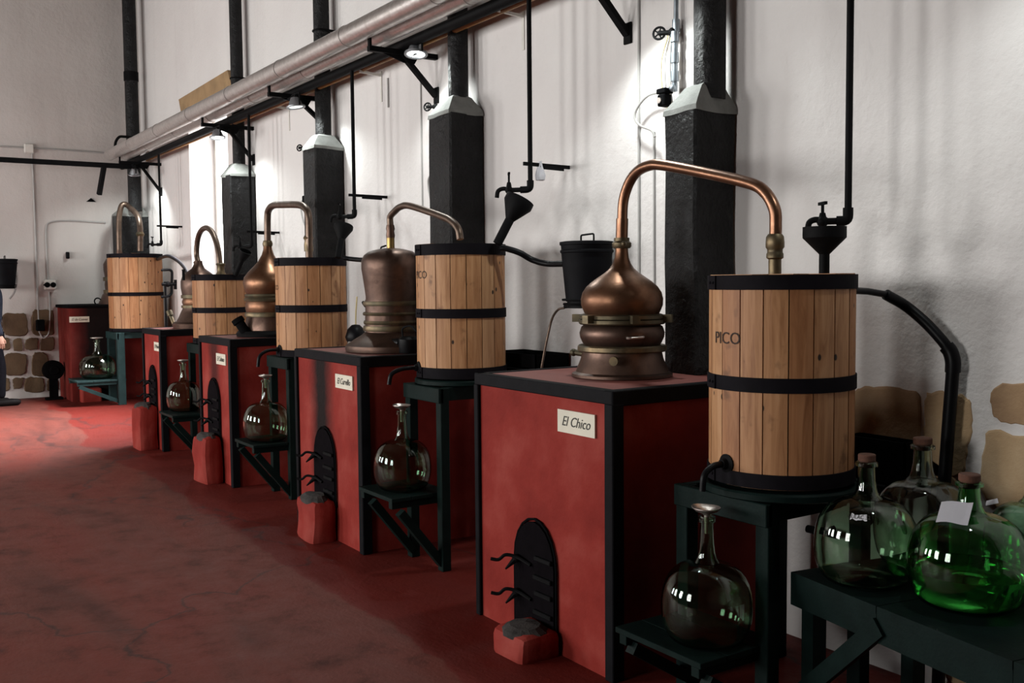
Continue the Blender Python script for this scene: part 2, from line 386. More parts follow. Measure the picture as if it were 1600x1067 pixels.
def text_mesh(body, size, shear=0.0, extrude=0.0012):
    cu = bpy.data.curves.new('lettering', 'FONT'); cu.body = body; cu.size = size; cu.shear = shear; cu.extrude = extrude
    cu.align_x = 'CENTER'; cu.align_y = 'CENTER'; cu.resolution_u = 3
    o = bpy.data.objects.new('lettering', cu); COL.objects.link(o)
    dg = bpy.context.evaluated_depsgraph_get(); me = bpy.data.meshes.new_from_object(o.evaluated_get(dg))
    bpy.data.objects.remove(o); bpy.data.curves.remove(cu)
    return me
def text_obj(name, me, fn, mat, parent, width=None):
    """put a flat text mesh on a surface: fn maps (u, v, w) to a room point"""
    off = rootloc(parent); xs = [v.co.x for v in me.vertices]; k = 1.0
    if width: k = width/(max(xs)-min(xs)); 
    for v in me.vertices: v.co = Vector(fn(v.co.x*k, v.co.y, v.co.z)) - off
    me.materials.clear(); me.materials.append(MATS[mat]); me.name = name
    o = bpy.data.objects.new(name, me); COL.objects.link(o); o.parent = parent; return o

# ------------------------------------------------------------------ the room
WY = 3.475; XE = -14.3; XR = 4.0; HZ = 6.4; RISE = 0.13
def floor_z(x): t = min(1, max(0, (-10.6-x)/1.8)); return RISE*t*t*(3-2*t)
b = MB()
xs = [XE-0.4 + i*((XR-XE+0.8)/120) for i in range(121)]; ys = [ROOM_Y0-0.4 + j*((WY-ROOM_Y0+0.8)/50) for j in range(51)]
grid = [[b.bm.verts.new((x, y, floor_z(x))) for y in ys] for x in xs]
for i in range(120):
    for j in range(50): b.bm.faces.new((grid[i][j], grid[i+1][j], grid[i+1][j+1], grid[i][j+1]))
bmesh.ops.recalc_face_normals(b.bm, faces=b.bm.faces[:])
fl = obj('floor', b, 'floor_paint', smooth=True, kind='structure')
# long wall behind the stills, with one window opening
WX0, WX1, WZ0, WZ1 = -12.05, -10.62, 1.55, 3.62
b = MB()
b.box(XE-0.4, WX0, WY, WY+0.5, -0.2, HZ).box(WX1, XR, WY, WY+0.5, -0.2, HZ).box(WX0, WX1, WY, WY+0.5, -0.2, WZ0).box(WX0, WX1, WY, WY+0.5, WZ1, HZ)
wall_back = obj('wall_back', b, 'plaster', kind='structure')
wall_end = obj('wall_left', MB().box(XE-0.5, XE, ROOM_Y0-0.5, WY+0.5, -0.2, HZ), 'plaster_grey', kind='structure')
obj('wall_right', MB().box(XR, XR+0.3, ROOM_Y0-0.5, WY+0.5, -0.2, HZ), 'dark_wall', kind='structure')
obj('ceiling', MB().box(XE-0.5, XR+0.3, ROOM_Y0-0.5, WY+0.5, HZ, HZ+0.2), 'ceiling_wood', kind='structure')
b = MB(); edges = [XE-0.5]
for wx in WINX: edges += [wx-0.7, wx+0.7]
edges.append(XR+0.3)
for i in range(0, len(edges), 2): b.box(edges[i], edges[i+1], ROOM_Y0-0.3, ROOM_Y0, -0.2, HZ)
for wx in WINX: b.box(wx-0.7, wx+0.7, ROOM_Y0-0.3, ROOM_Y0, -0.2, 1.1).box(wx-0.7, wx+0.7, ROOM_Y0-0.3, ROOM_Y0, 3.1, HZ)
obj('wall_front', b, 'dark_wall', kind='structure')
for i, wx in enumerate(WINX):  # the last window is added for more light on the right end
    fr = MB()
    for k in range(3): fr.box(wx-0.7+k*0.67, wx-0.64+k*0.67, ROOM_Y0-0.12, ROOM_Y0-0.06, 1.1, 3.1)
    for z in (1.1, 1.75, 2.4, 3.04): fr.box(wx-0.7, wx+0.7, ROOM_Y0-0.12, ROOM_Y0-0.06, z, z+0.06)
    o = obj(f'window_{i+2}', fr, 'window_wood', kind='structure')
    obj('pane', MB().box(wx-0.7, wx+0.7, ROOM_Y0-0.2, ROOM_Y0-0.18, 1.1, 3.1), 'day_pane', o)
# window_1: the bright window in the long wall behind the fourth still
fr = MB()
for x in (WX0, WX1-0.06): fr.box(x, x+0.06, WY+0.30, WY+0.36, WZ0, WZ1)
for z in (WZ0, WZ1-0.06): fr.box(WX0, WX1, WY+0.30, WY+0.36, z, z+0.06)
w1 = obj('window_1', fr, 'white_plastic', kind='structure')
obj('pane', MB().box(WX0, WX1, WY+0.37, WY+0.39, WZ0, WZ1), 'lit_pane', w1)
o = obj('shutter_board', MB().poly_prism([onY(285, 156, WY-0.004), onY(362, 110, WY-0.004), onY(372, 150, WY-0.004), onY(290, 184, WY-0.004)], (0, -0.045, 0)), 'board_tan')
tag(o, 'tan wooden board fixed on the white wall above the ducts and window', 'board')

# ------------------------------------------------------------------ masonry showing in the walls
def stone_piece(parent, fn, outline, depth, mat):
    """outline: list of (u, v); fn maps (u, v, w) into the room, w is outwards"""
    for _ in range(2):
        o2 = []
        for (ua, va), (ub, vb) in zip(outline, outline[1:]+outline[:1]): o2 += [(ua*0.78+ub*0.22, va*0.78+vb*0.22), (ua*0.22+ub*0.78, va*0.22+vb*0.78)]
        outline = o2
    outline = [(u_+random.uniform(-1, 1)*0.006, v_+random.uniform(-1, 1)*0.006) for u_, v_ in outline]
    b = MB(); n = len(outline); cu = sum(p[0] for p in outline)/n; cv = sum(p[1] for p in outline)/n
    def pt(k, w): return [fn(cu+(u-cu)*k, cv+(v-cv)*k, w) for u, v in outline]
    r0 = [b.bm.verts.new(p) for p in pt(1, -0.02)]; r1 = [b.bm.verts.new(p) for p in pt(0.985, depth*0.55)]; r2 = [b.bm.verts.new(p) for p in pt(0.93, depth)]
    for a, c in ((r0, r1), (r1, r2)):
        for k in range(n): b.bm.faces.new((a[k], a[(k+1) % n], c[(k+1) % n], c[k]))
    b.bm.faces.new(r2)
    return obj('stone', b, mat, parent)
def irregular(u0, u1, v0, v1, j=0.02):
    def q(a, c): return (a+random.uniform(-j, j), c+random.uniform(-j, j))
    cu, cv, r = (u1-u0), (v1-v0), 0.14
    return [q(u0+r*cu, v0), q(u1-r*cu, v0), q(u1, v0+r*cv), q(u1, v1-r*cv), q(u1-r*cu, v1), q((u0+u1)/2, v1), q(u0+r*cu, v1), q(u0, v1-r*cv), q(u0, v0+r*cv)]
fnE = lambda u, v, w: (XE+w, u, v)
for px0, py0, px1, py1 in ((4, 489, 45, 523), (49, 483, 86, 525), (-40, 489, 2, 523), (0, 528, 15, 547), (21, 528, 37, 547), (40, 529, 60, 547), (62, 527, 86, 547), (4, 552, 42, 585), (48, 552, 78, 588), (20, 590, 36, 606), (-40, 552, 1, 585), (-40, 528, -3, 547), (38, 590, 70, 612), (74, 592, 92, 611), (-30, 590, 16, 612), (-80, 489, -44, 540), (-80, 545, -44, 585)):
    a, c = onX(px0, py0, XE), onX(px1, py1, XE)
    stone_piece(wall_end, fnE, irregular(min(a.y, c.y), max(a.y, c.y), min(a.z, c.z), max(a.z, c.z), 0.015), 0.022, 'brownstone')
fnW = lambda u, v, w: (u, WY-w, v)
for px, mat in (([(1335, 606), (1360, 603), (1400, 604), (1436, 610), (1440, 640), (1438, 700), (1436, 750), (1390, 752), (1340, 750), (1332, 700), (1334, 650)], 'sandstone'),
           ([(1446, 612), (1470, 611), (1500, 614), (1519, 624), (1521, 660), (1513, 705), (1504, 748), (1475, 750), (1447, 748), (1445, 700), (1444, 655)], 'sandstone'),
           ([(1552, 597), (1640, 600), (1640, 668), (1580, 662), (1556, 655), (1546, 640)], 'sandstone'), ([(1545, 668), (1600, 682), (1660, 690), (1660, 790), (1560, 800), (1530, 770), (1536, 700)], 'sandstone'),
           ([(1450, 705), (1500, 755), (1512, 800), (1450, 800)], 'sandstone'), ([(1262, 880), (1330, 900), (1322, 960), (1250, 955)], 'sandstone'), ([(1340, 905), (1420, 930), (1412, 1010), (1335, 1000)], 'sandstone'),
           ([(1470, 960), (1600, 1000), (1600, 1100), (1470, 1075)], 'sandstone')):
    pts = [onY(x, y, WY) for x, y in px]
    stone_piece(wall_back, fnW, [(p.x, p.z) for p in pts], 0.006, mat)

# ------------------------------------------------------------------ furnaces
ZT = 1.168
def arch(cx, w, z0, z1, n=10):
    r = w/2; s = z1-r*1.25
    return [(cx-r, z0), (cx+r, z0), (cx+r, s)] + [(cx+r*math.cos(PI*i/n), s+r*1.25*math.sin(PI*i/n)) for i in range(1, n)] + [(cx-r, s)]
def plaque(parent, fn, w, h, body, fw):
    """fn maps (u, v, out)"""
    b = MB(); b.poly_prism([fn(-w/2, -h/2, 0), fn(w/2, -h/2, 0), fn(w/2, h/2, 0), fn(-w/2, h/2, 0)], Vector(fn(0, 0, 0.008))-Vector(fn(0, 0, 0)))
    p = obj('name_plaque', b, 'plaque', parent, label='cream name plaque with dark handwriting')
    text_obj('lettering', text_mesh(body, h*0.62, 0.35), lambda u, v, t: fn(u, v, 0.0086+t), 'ink', p, fw)
def furnace(x0, x1, door, plinth, plq, body, label, soot):
    yf = 2.475; yb = WY-0.004
    t = thing('furnace', ((x0+x1)/2, yf, 0), label, 'furnace', 'red brick furnaces along the wall')
    mt = m_red('red_'+body.replace(' ', '_'), (0, door[0]-(x0+x1)/2+soot[2], soot[0], soot[1]) if soot else None)
    b = MB().box(x0+0.012, x1-0.012, yf+0.012, yb, -0.02, ZT-0.012)
    obj('body', b, mt, t)
    obj('top_slab', MB().box(x0+0.045, x1-0.045, yf+0.045, yb, ZT-0.03, ZT-0.004).rough(0.003, 5, 3), 'red_top', t)
    e = 0.05
    # black painted iron edging
    obj('front_edging', MB().box(x0, x1, yf-0.004, yf+0.05, ZT-0.055, ZT, 0.004), 'black_paint', t)
    obj('side_edging', MB().box(x1-0.05, x1+0.004, yf-0.003, yb, ZT-0.062, ZT+0.001, 0.004), 'black_paint', t)
    obj('side_edging', MB().box(x0-0.004, x0+0.04, yf-0.003, yb, ZT-0.055, ZT, 0.004), 'black_paint', t)
    obj('corner_post', MB().box(x1-0.048, x1+0.006, yf-0.006, yf+0.055, 0, ZT-0.052, 0.004).rough(0.002, 8, 2), 'black_paint', t)
    obj('corner_post', MB().box(x0-0.006, x0+0.03, yf-0.006, yf+0.05, 0, ZT-0.052, 0.004), 'black_paint', t)
    dx, dw, dz0, dz1 = door
    d = obj('fire_door', MB().poly_prism([(u, yf+0.02, v) for u, v in arch(dx, dw, dz0, dz1)], (0, -0.026, 0)), 'black_door', t)
    r = MB(); pts = [(u, yf+0.002, v) for u, v in arch(dx, dw+0.02, dz0, dz1+0.012)]
    r.tube(pts[1:]+[pts[0]], 0.006, 6); obj('door_rim', r, 'black_matt', d)
    hh = dz1-dz0
    for k in (0.30, 0.62):
        z = dz0+hh*k
        for za, zb_, xa in ((0.02, 0.04, 0.02), (-0.065, -0.045, 0.01)): obj('hinge', MB().box(dx+xa, dx+dw*0.48, yf-0.02, yf-0.004, z+za, z+zb_, 0.003), 'black_iron', d)
        hx = dx-dw*0.38
        h = MB().tube(smooth_path([(hx+0.1, yf-0.012, z-0.01), (hx+0.02, yf-0.03, z+0.01), (hx-0.02, yf-0.065, z+0.018), (hx-0.04, yf-0.09, z-0.004), (hx-0.065, yf-0.115, z-0.002)]), 0.008, 7)
        h.tube([(hx, yf-0.02, z), (hx-0.015, yf-0.07, z-0.045)], [0.016, 0.004], 7).ball((hx, yf-0.02, z), 0.02)
        obj('door_handle', h, 'black_iron', d, True)
    px0, px1, py0, pz = plinth
    b = MB().box(px0, px1, py0, yf+0.01, -0.03, pz, min(0.045, pz*0.3), 2).rough(0.02, 7, 2)
    p = obj('ash_plinth', b, 'red_paint', t, True)
    a = MB().lathe([(0.001, pz+0.022), (0.10, pz+0.016), (0.145, pz-0.004), (0.15, pz-0.03)], ((px0+px1)/2, (py0+yf)/2, 0), 14)
    for v in a.bm.verts: v.co.x = (px0+px1)/2 + (v.co.x-(px0+px1)/2)*(px1-px0)/0.31; v.co.y = (py0+yf)/2 + (v.co.y-(py0+yf)/2)*(yf-py0)/0.31
    obj('ash_heap', a.rough(0.008, 14), 'ash', p)
    if plq:
        cx, cz, w, h = plq
        plaque(t, lambda u, v, o: (cx+u, yf+0.010-o, cz+v), w, h, body, w*0.76)
    return t
furnace(-4.005, -2.985, (-3.525, 0.295, 0.06, 0.545), (-3.575, -3.335, 2.275, 0.115), (-3.225, 1.015, 0.25, 0.095), 'El Chico', 'large nearest red furnace with cream plaque reading El Chico', None)
furnace(-6.285, -5.27, (-5.825, 0.31, 0.21, 0.685), (-5.965, -5.655, 2.32, 0.265), (-5.518, 1.004, 0.245, 0.085), 'El Curvillo', 'red furnace with broad soot streak, under the bell shaped dome', (0.21, 1.0, -0.06))
furnace(-8.445, -7.63, (-8.085, 0.29, 0.33, 0.82), (-8.20, -7.86, 2.32, 0.375), (-7.878, 1.0, 0.235, 0.088), 'El Cubano', 'third red furnace from the camera, faint soot above its arched door', (0.17, 0.75, 0.0))
furnace(-10.375, -9.69, (-10.03, 0.26, 0.38, 0.80), (-10.20, -9.87, 2.30, 0.43), (-9.84, 1.004, 0.2, 0.085), 'El Medio', 'narrow fourth red furnace in front of the green wooden stand', None)
# the fifth furnace stands across the far corner and faces the camera
X5 = -13.45
t5 = thing('furnace', (X5, 2.9, RISE), 'dark sooty far corner furnace with its plaque facing down the room', 'furnace', 'red brick furnaces along the wall')
mt5 = m_red('red_far', (1, -0.22, 0.50, 1.0))
ZF = onX(120, 478, X5).z
obj('body', MB().box(XE+0.004, X5, 2.335, WY-0.004, RISE-0.01, ZF-0.02), mt5, t5)
obj('top_edging', MB().box(XE+0.012, X5+0.02, 2.31, WY-0.012, ZF-0.03, ZF+0.01, 0.008).rough(0.008, 5, 2), 'black_matt', t5)
obj('ash_plinth', MB().box(X5-0.02, X5+0.14, 2.42, 2.66, RISE-0.02, RISE+0.17, 0.02, 2), 'red_paint', t5)
c = onX(124, 499, X5)
plaque(t5, lambda u, v, o: (X5-0.003+o, c.y+u, c.z+v), 0.235, 0.072, 'El de Cuevas', 0.19)

# ------------------------------------------------------------------ chimneys
def chimney(x0, x1, yf, zb, zt, pr, px, label, flake=0.008):
    cx = (x0+x1)/2; yb = WY-0.003
    t = thing('chimney', (cx, (yf+yb)/2, zb), label, 'chimney', 'black stove chimneys')
    b = MB().box(x0, x1, yf, yb, zb-0.008, zt-0.02, 0.012); b.rough(flake*0.7, 3.2, 6)
    for v in b.bm.verts: v.co.y = min(v.co.y, yb); v.co.x = max(v.co.x, XE+0.004)
    obj('column', b, 'column_black', t)
    b = MB(); r0 = [(x0-0.004, yf-0.004), (x1+0.004, yf-0.004), (x1+0.004, yb), (x0-0.004, yb)]
    py = (yf+yb)/2+0.02
    rings = []
    for k, z in ((1.0, zt-0.035), (0.98, zt-0.01), (0.55, zt+0.085), (0.40, zt+0.10)):
        rings.append([b.bm.verts.new((px+(x-px)*k, py+(y-py)*k, z)) for x, y in r0])
    for a, c in zip(rings, rings[1:]):
        for k in range(4): b.bm.faces.new((a[k], a[(k+1) % 4], c[(k+1) % 4], c[k]))
    b.bm.faces.new(rings[-1]); b.bm.faces.new(rings[0][::-1]); b.rough(0.012, 5, 3)
    for v in b.bm.verts: v.co.y = min(v.co.y, yb); v.co.x = max(v.co.x, XE+0.004)
    obj('mortar_cap', b, 'mortar', t)
    obj('flue_pipe', MB().tube([(px, py, zt+0.03), (px, py, zt+1.0), (px, py, HZ-0.002)], pr, 24), 'column_black', t, True)
    zc = zt+1.75
    obj('pipe_collar', MB().tube([(px, py, zc), (px, py, zc+0.12)], pr+0.008, 24), 'black_iron', t, True)
    cl = MB().torus((px, py, zt+0.95), pr+0.004, 0.008, (0, 0, 1), 20, 6).beam((px+pr, py, zt+0.95), (px+pr*0.7, WY-0.002, zt+0.95), 0.012, 0.02)
    obj('pipe_clamp', cl, 'black_iron', t)
chimney(-3.50, -3.285, 3.215, ZT, 2.40, 0.074, -3.35, 'flaking black chimney column directly behind the nearest furnace', 0.016)
chimney(-5.755, -5.475, 3.215, ZT, 2.70, 0.066, -5.61, 'second black chimney column from the camera, below the lit floodlight')
chimney(-7.90, -7.64, 3.215, ZT, 2.73, 0.066, -7.80, 'third black chimney column with brass pipe arch before it')
chimney(-10.06, -9.77, 3.215, ZT, 2.71, 0.062, -9.93, 'black chimney column standing beside the bright window')
chimney(XE+0.004, -14.02, 3.06, ZF+0.015, 2.56, 0.085, -13.95, 'far corner black chimney column behind the farthest barrel')

# ------------------------------------------------------------------ stills
def still(loc, cpx, prof_px, y0, mat, parts, label, kpx=None):
    pass
def lathe_px(k, zbase, y0, rows): return [(r*k, zbase+(y0-y)*k) for r, y in rows]
def pipe_px(pts, Y): return [onY(x, y, Y) for x, y in pts]
SG = 'copper pot stills on the furnaces'
# S1, onion head
c1 = Vector((-3.472, 2.935, ZT)); k = mpp((-3.505, 2.935, 1.4))
t = thing('pot_still', c1, 'gleaming onion shaped copper still on the nearest furnace', 'still', SG)
def L(rows, y0=587, kk=None, z=None): return lathe_px(kk or k, z if z is not None else ZT, y0, rows)
obj('pot', MB().lathe(L([(0, 587), (78, 587), (78, 583), (72, 580), (69, 572), (64, 560), (62, 551), (62, 547), (0, 547)]), (c1.x, c1.y, 0), 40), 'copper_dark', t, True)
obj('lower_ring', MB().lathe(L([(0, 549), (67, 549), (69, 547), (69, 541), (67, 539), (0, 539)]), (c1.x, c1.y, 0), 40), 'bronze_green', t, True)
obj('bulge', MB().lathe(L([(57, 541), (61, 536), (65, 527), (66, 520), (63, 511), (58, 507)]), (c1.x, c1.y, 0), 40), 'copper_dark', t, True)
fl_ = MB().lathe(L([(0, 507), (65, 507), (67, 505), (67, 500), (64, 499), (66, 498), (66, 493), (60, 491), (0, 491)]), (c1.x, c1.y, 0), 40)
flange = obj('flange', fl_, 'bronze_green', t, True)
for a in range(6):
    an = a*PI/3+0.62; d = Vector((math.cos(an), math.sin(an), 0)); p = Vector((c1.x, c1.y, ZT+(587-498)*k))
    obj('clamp_lug', MB().beam(p+d*58*k, p+d*79*k, 0.035, 12*k), 'bronze_green', flange)
obj('head', MB().lathe(L([(56, 493), (59, 488), (63, 478), (63.5, 468), (61, 458), (55, 449), (46, 441), (36, 434), (27, 428), (19, 421), (14, 413), (11, 404), (10, 394), (10, 388)]), (c1.x, c1.y, 0), 48), 'copper', t, True)
u = MB().lathe(L([(0, 390), (13, 390), (15, 387), (15, 382), (12, 379), (12, 374), (0, 374)]), (c1.x, c1.y, 0), 20)
zc = ZT+(587-384)*k
for s in (-1, 1): u.beam((c1.x+s*0.03, c1.y-s*0.02, zc), (c1.x+s*0.068, c1.y-s*0.045, zc), 0.016, 0.014).ball((c1.x+s*0.07, c1.y-s*0.046, zc), 0.012)
obj('union', u, 'bronze_green', t, True)
_q = Vector((c1.x, c1.y, ZT+(587-375)*k))
pp = [_q, _q+Vector((0.004, 0, 0.08)), _q+Vector((0.013, 0, 0.17))] + pipe_px([(983, 286), (996, 268), (1014, 259), (1035, 258), (1100, 270), (1170, 286), (1195, 300), (1210, 326), (1212, 352), (1211, 378)], 2.935)
obj('swan_neck', MB().tube(smooth_path(pp), 0.0235, 16), 'copper_pipe', t, True)
obj('neck_sleeve', MB().tube([pp[0]+Vector((0, 0, -0.005)), pp[0]+Vector((0.004, 0, 0.09))], 0.0275, 16), 'copper_pipe', t, True)
e1 = pp[-1]; u = MB().lathe([(0.026, 0.03), (0.033, 0.02), (0.035, 0), (0.035, -0.02), (0.029, -0.028), (0.029, -0.04), (0.032, -0.045), (0.032, -0.06), (0.024, -0.066), (0.024, -0.14)], e1, 20)
obj('union', u, 'bronze_green', t, True)
v = MB().tube([c1+Vector((0.14, -0.16, 28*k*1.0)), c1+Vector((0.155, -0.18, 28*k))], 0.02, 12); obj('drain_cap', v, 'bronze_green', t, True)
v = MB().tube(fillet([c1+Vector((0.155, -0.10, 62*k)), c1+Vector((0.19, -0.13, 62*k)), c1+Vector((0.215, -0.06, 63*k)), c1+Vector((0.18, -0.03, 63*k))], 0.02), 0.006, 8); obj('handle', v, 'tin', t, True)
v = MB().tube([c1+Vector((-0.15, -0.10, 32*k)), c1+Vector((-0.19, -0.12, 34*k))], 0.014, 10).ball(c1+Vector((-0.2, -0.125, 34*k)), 0.018); obj('drain_valve', v, 'bronze_green', t, True)
# S2, bell dome
c2 = onY(613, 547, 2.90); c2.z = ZT; k = mpp((c2.x, 2.90, 1.4))
t = thing('pot_still', c2, 'dark copper still with a broad bell dome and riveted bands', 'still', SG)
def P2(y): return onY(613, y, 2.90)
cx, cy = onY(612, 480, 2.90).x, 2.90
L2 = lambda rows: L(rows, 547, k)
obj('pot_skirt', MB().lathe(L2([(0, 547), (72, 547), (73, 542), (72, 538), (60, 530), (48, 523), (42, 518), (0, 518)]), (cx, cy, 0), 44), 'copper_dark', t, True)
for (ya, yb_, r) in ((516, 508, 44), (506, 500, 43), (492, 487, 44), (477, 470, 43.5)):
    obj('riveted_band', MB().lathe(L2([(0, ya), (r, ya), (r+1.2, (ya+yb_)/2), (r, yb_), (0, yb_)]), (cx, cy, 0), 44), 'bronze_green', t, True)
obj('neck_drum', MB().lathe(L2([(41, 520), (41.5, 500), (41, 485), (41, 468)]), (cx, cy, 0), 44), 'copper_dark', t, True)
obj('head', MB().lathe(L2([(40, 476), (40, 462), (43, 440), (46, 420), (46, 408), (42, 399), (34, 393), (22, 390), (10, 388), (0, 388)]), (cx, cy, 0), 48), 'copper_dark', t, True)
obj('brass_neck', MB().lathe(L2([(6.2, 390), (6.2, 371)]), (cx, cy, 0), 16), 'brass', t, True)
obj('union', MB().lathe(L2([(0, 372), (6.5, 372), (7, 368), (6, 362), (7, 358), (6, 352), (0, 352)]), (cx, cy, 0), 16), 'copper_dark', t, True)
pth = [(cx, cy, ZT+(547-353)*k), (cx, cy, ZT+(547-340)*k)] + pipe_px([(616, 331), (626, 323), (642, 322), (690, 338), (706, 346), (716, 358), (719, 374)], 2.90)
obj('swan_neck', MB().tube(smooth_path(pth), 5.1*k, 14), 'pipe_dull', t, True)
for s in (-1, 1):
    z = ZT+(547-489)*k; p = Vector((cx-0.13*s*0.2-0.15, cy-0.16, z))
h = MB().torus((cx-0.18, cy-0.07, ZT+(547-482)*k), 0.055, 0.011, (0.4, 0.6, 0.7), 18, 8); obj('ring_handle', h, 'black_iron', t, True)
h = MB().tube(fillet([(cx-0.10, cy-0.02, ZT+(547-393)*k), (cx-0.10, cy-0.02, ZT+(547-386)*k), (cx-0.03, cy-0.02, ZT+(547-384)*k)], 0.02), 0.006, 6); obj('lid_handle', h, 'black_iron', t, True)
# S3, onion
k = mpp((-8.0, 2.94, 1.4)); cx, cy = onY(420, 460, 2.94).x, 2.94
t = thing('pot_still', (cx, cy, ZT), 'tarnished onion shaped copper still with a slanted black filler spout', 'still', SG)
L3 = lambda rows: L(rows, 522, k)
obj('base_flange', MB().lathe(L3([(0, 522), (50, 522), (51, 518), (48, 514), (38, 513), (0, 513)]), (cx, cy, 0), 40), 'black_iron', t, True)
obj('pot', MB().lathe(L3([(38, 515), (38, 508), (36, 498), (34, 491)]), (cx, cy, 0), 40), 'copper_dark', t, True)
obj('lower_ring', MB().lathe(L3([(0, 492), (37, 492), (37.5, 488), (36, 485), (0, 485)]), (cx, cy, 0), 40), 'bronze_green', t, True)
obj('bulge', MB().lathe(L3([(34, 487), (36, 480), (36, 473), (34, 467)]), (cx, cy, 0), 40), 'copper', t, True)
obj('flange', MB().lathe(L3([(0, 468), (37, 468), (38, 465), (36, 462), (37, 460), (36, 457), (0, 457)]), (cx, cy, 0), 40), 'bronze_green', t, True)
obj('head', MB().lathe(L3([(34, 458), (37, 450), (39, 440), (37, 431), (31, 423), (23, 415), (15, 406), (9.5, 396), (7, 388), (6, 380)]), (cx, cy, 0), 44), 'copper', t, True)
obj('union', MB().lathe(L3([(0, 383), (7, 383), (8, 379), (6.5, 374), (0, 374)]), (cx, cy, 0), 16).beam((cx-0.06, cy, ZT+(522-376)*k), (cx+0.06, cy, ZT+(522-376)*k), 0.012, 0.012), 'bronze_green', t, True)
pth = [(cx, cy, ZT+(522-376)*k)] + pipe_px([(418, 340), (420, 328), (427, 321), (440, 320), (466, 320), (477, 325), (482, 337), (483, 365), (483, 402)], 2.94)
obj('swan_neck', MB().tube(smooth_path(pth), 5.2*k, 14), 'pipe_dull', t, True)
u = onY(482, 372, 2.94); obj('union', MB().lathe([(0.03, 0.02), (0.04, 0), (0.03, -0.02), (0.035, -0.05), (0.035, -0.1)], u, 14), 'bronze_green', t, True)
p0 = onY(385, 521, 2.72); p1 = onY(370, 498, 2.66)
obj('filler_spout', MB().tube([p0, p0.lerp(p1, 0.75)], 0.04, 14).tube([p0.lerp(p1, 0.72), p1], 0.05, 14), 'black_matt', t, True)
# S4, small bell, mostly hidden
k = mpp((-10.0, 2.94, 1.4)); cx, cy = onY(311, 460, 2.94).x, 2.94
t = thing('pot_still', (cx, cy, ZT), 'small greyish copper still half hidden by the fourth barrel', 'still', SG)
L4 = lambda rows: L(rows, 512, k)
obj('base_flange', MB().lathe(L4([(0, 512), (40, 512), (41, 505), (38, 502), (0, 502)]), (cx, cy, 0), 36), 'copper_dark', t, True)
obj('pot', MB().lathe(L4([(36, 504), (32, 497), (28, 488), (25, 482), (25, 478)]), (cx, cy, 0), 36), 'copper_dark', t, True)
obj('flange', MB().lathe(L4([(0, 481), (27, 481), (27, 477), (0, 477)]), (cx, cy, 0), 36), 'bronze_green', t, True)
obj('bulge', MB().lathe(L4([(24, 478), (26, 472), (24, 466)]), (cx, cy, 0), 36), 'copper', t, True)
obj('flange', MB().lathe(L4([(0, 466), (27, 466), (27, 461), (0, 461)]), (cx, cy, 0), 36), 'bronze_green', t, True)
obj('head', MB().lathe(L4([(25, 462), (27, 450), (27, 440), (24, 431), (17, 425), (10, 420), (7, 414), (6, 408)]), (cx, cy, 0), 36), 'copper_dark', t, True)
pth = [(cx, cy, ZT+(512-412)*k)] + pipe_px([(307, 395), (309, 374), (314, 361), (322, 356), (330, 361), (337, 375), (342, 398), (344, 428)], 2.94)
obj('swan_neck', MB().tube(smooth_path(pth), 4.2*k, 14), 'pipe_dull', t, True)
for q in ((309, 413), (345, 416)):
    u = onY(*q, 2.94); obj('union', MB().lathe([(0.034, 0.03), (0.045, 0.02), (0.034, 0), (0.034, -0.05), (0.055, -0.09)], u, 14), 'bronze_green', t, True)
u = onY(287, 438, 2.75); obj('tap', MB().tube([u, u+Vector((0, 0, 0.1))], 0.014, 8).beam(u+Vector((-0.03, 0, 0.1)), u+Vector((0.03, 0, 0.1)), 0.015, 0.015), 'black_iron', t)
u = onZ(272, 507, ZT+0.02); obj('filler_spout', MB().tube([u, u+Vector((-0.05, -0.02, 0.09))], 0.02, 10).tube([u+Vector((-0.05, -0.02, 0.09)), u+Vector((-0.07, -0.03, 0.14))], 0.032, 10), 'bronze_green', t, True)
# S5, on the corner furnace
CX5 = -13.74; k = mpp((CX5, 2.85, 1.6)); c5 = onX(189, 478, CX5); cy = c5.y
t = thing('pot_still', (CX5, cy, ZF+0.012), 'farthest copper still, mostly hidden behind the far corner barrel', 'still', SG)
L5 = lambda rows: L(rows, 478, k, ZF+0.012)
obj('pot_skirt', MB().lathe(L5([(0, 478), (33, 478), (32, 475), (29, 470), (27, 464), (24, 460), (0, 460)]), (CX5, cy, 0), 36), 'copper_dark', t, True)
for ya, yb_ in ((463, 456), (442, 436)): obj('riveted_band', MB().lathe(L5([(0, ya), (25, ya), (25, yb_), (0, yb_)]), (CX5, cy, 0), 36), 'bronze_green', t, True)
obj('head', MB().lathe(L5([(22, 458), (23, 448), (22, 438), (24, 425), (24, 416), (20, 408), (12, 403), (5, 400), (4, 392)]), (CX5, cy, 0), 36), 'copper_dark', t, True)
pth = [(CX5, cy, ZF+(478-396)*k)] + [onX(x, y, CX5) for x, y in ((186, 345), (189, 324), (194, 319), (200, 322))] + [onX(212, 333, -13.4), onX(217, 343, -13.2), onX(219, 360, -13.1), onX(219, 392, -13.1)]
obj('swan_neck', MB().tube(smooth_path(pth), 4.3*k, 12), 'pipe_dull', t, True)
obj('union', MB().lathe([(0.04, 0.03), (0.055, 0), (0.04, -0.03)], onX(219, 366, -13.1), 12), 'bronze_green', t, True)
obj('ring_handle', MB().torus(onX(153, 471, -13.75), 0.045, 0.009, (1, 0.2, 0.2), 16, 6), 'black_iron', t, True)

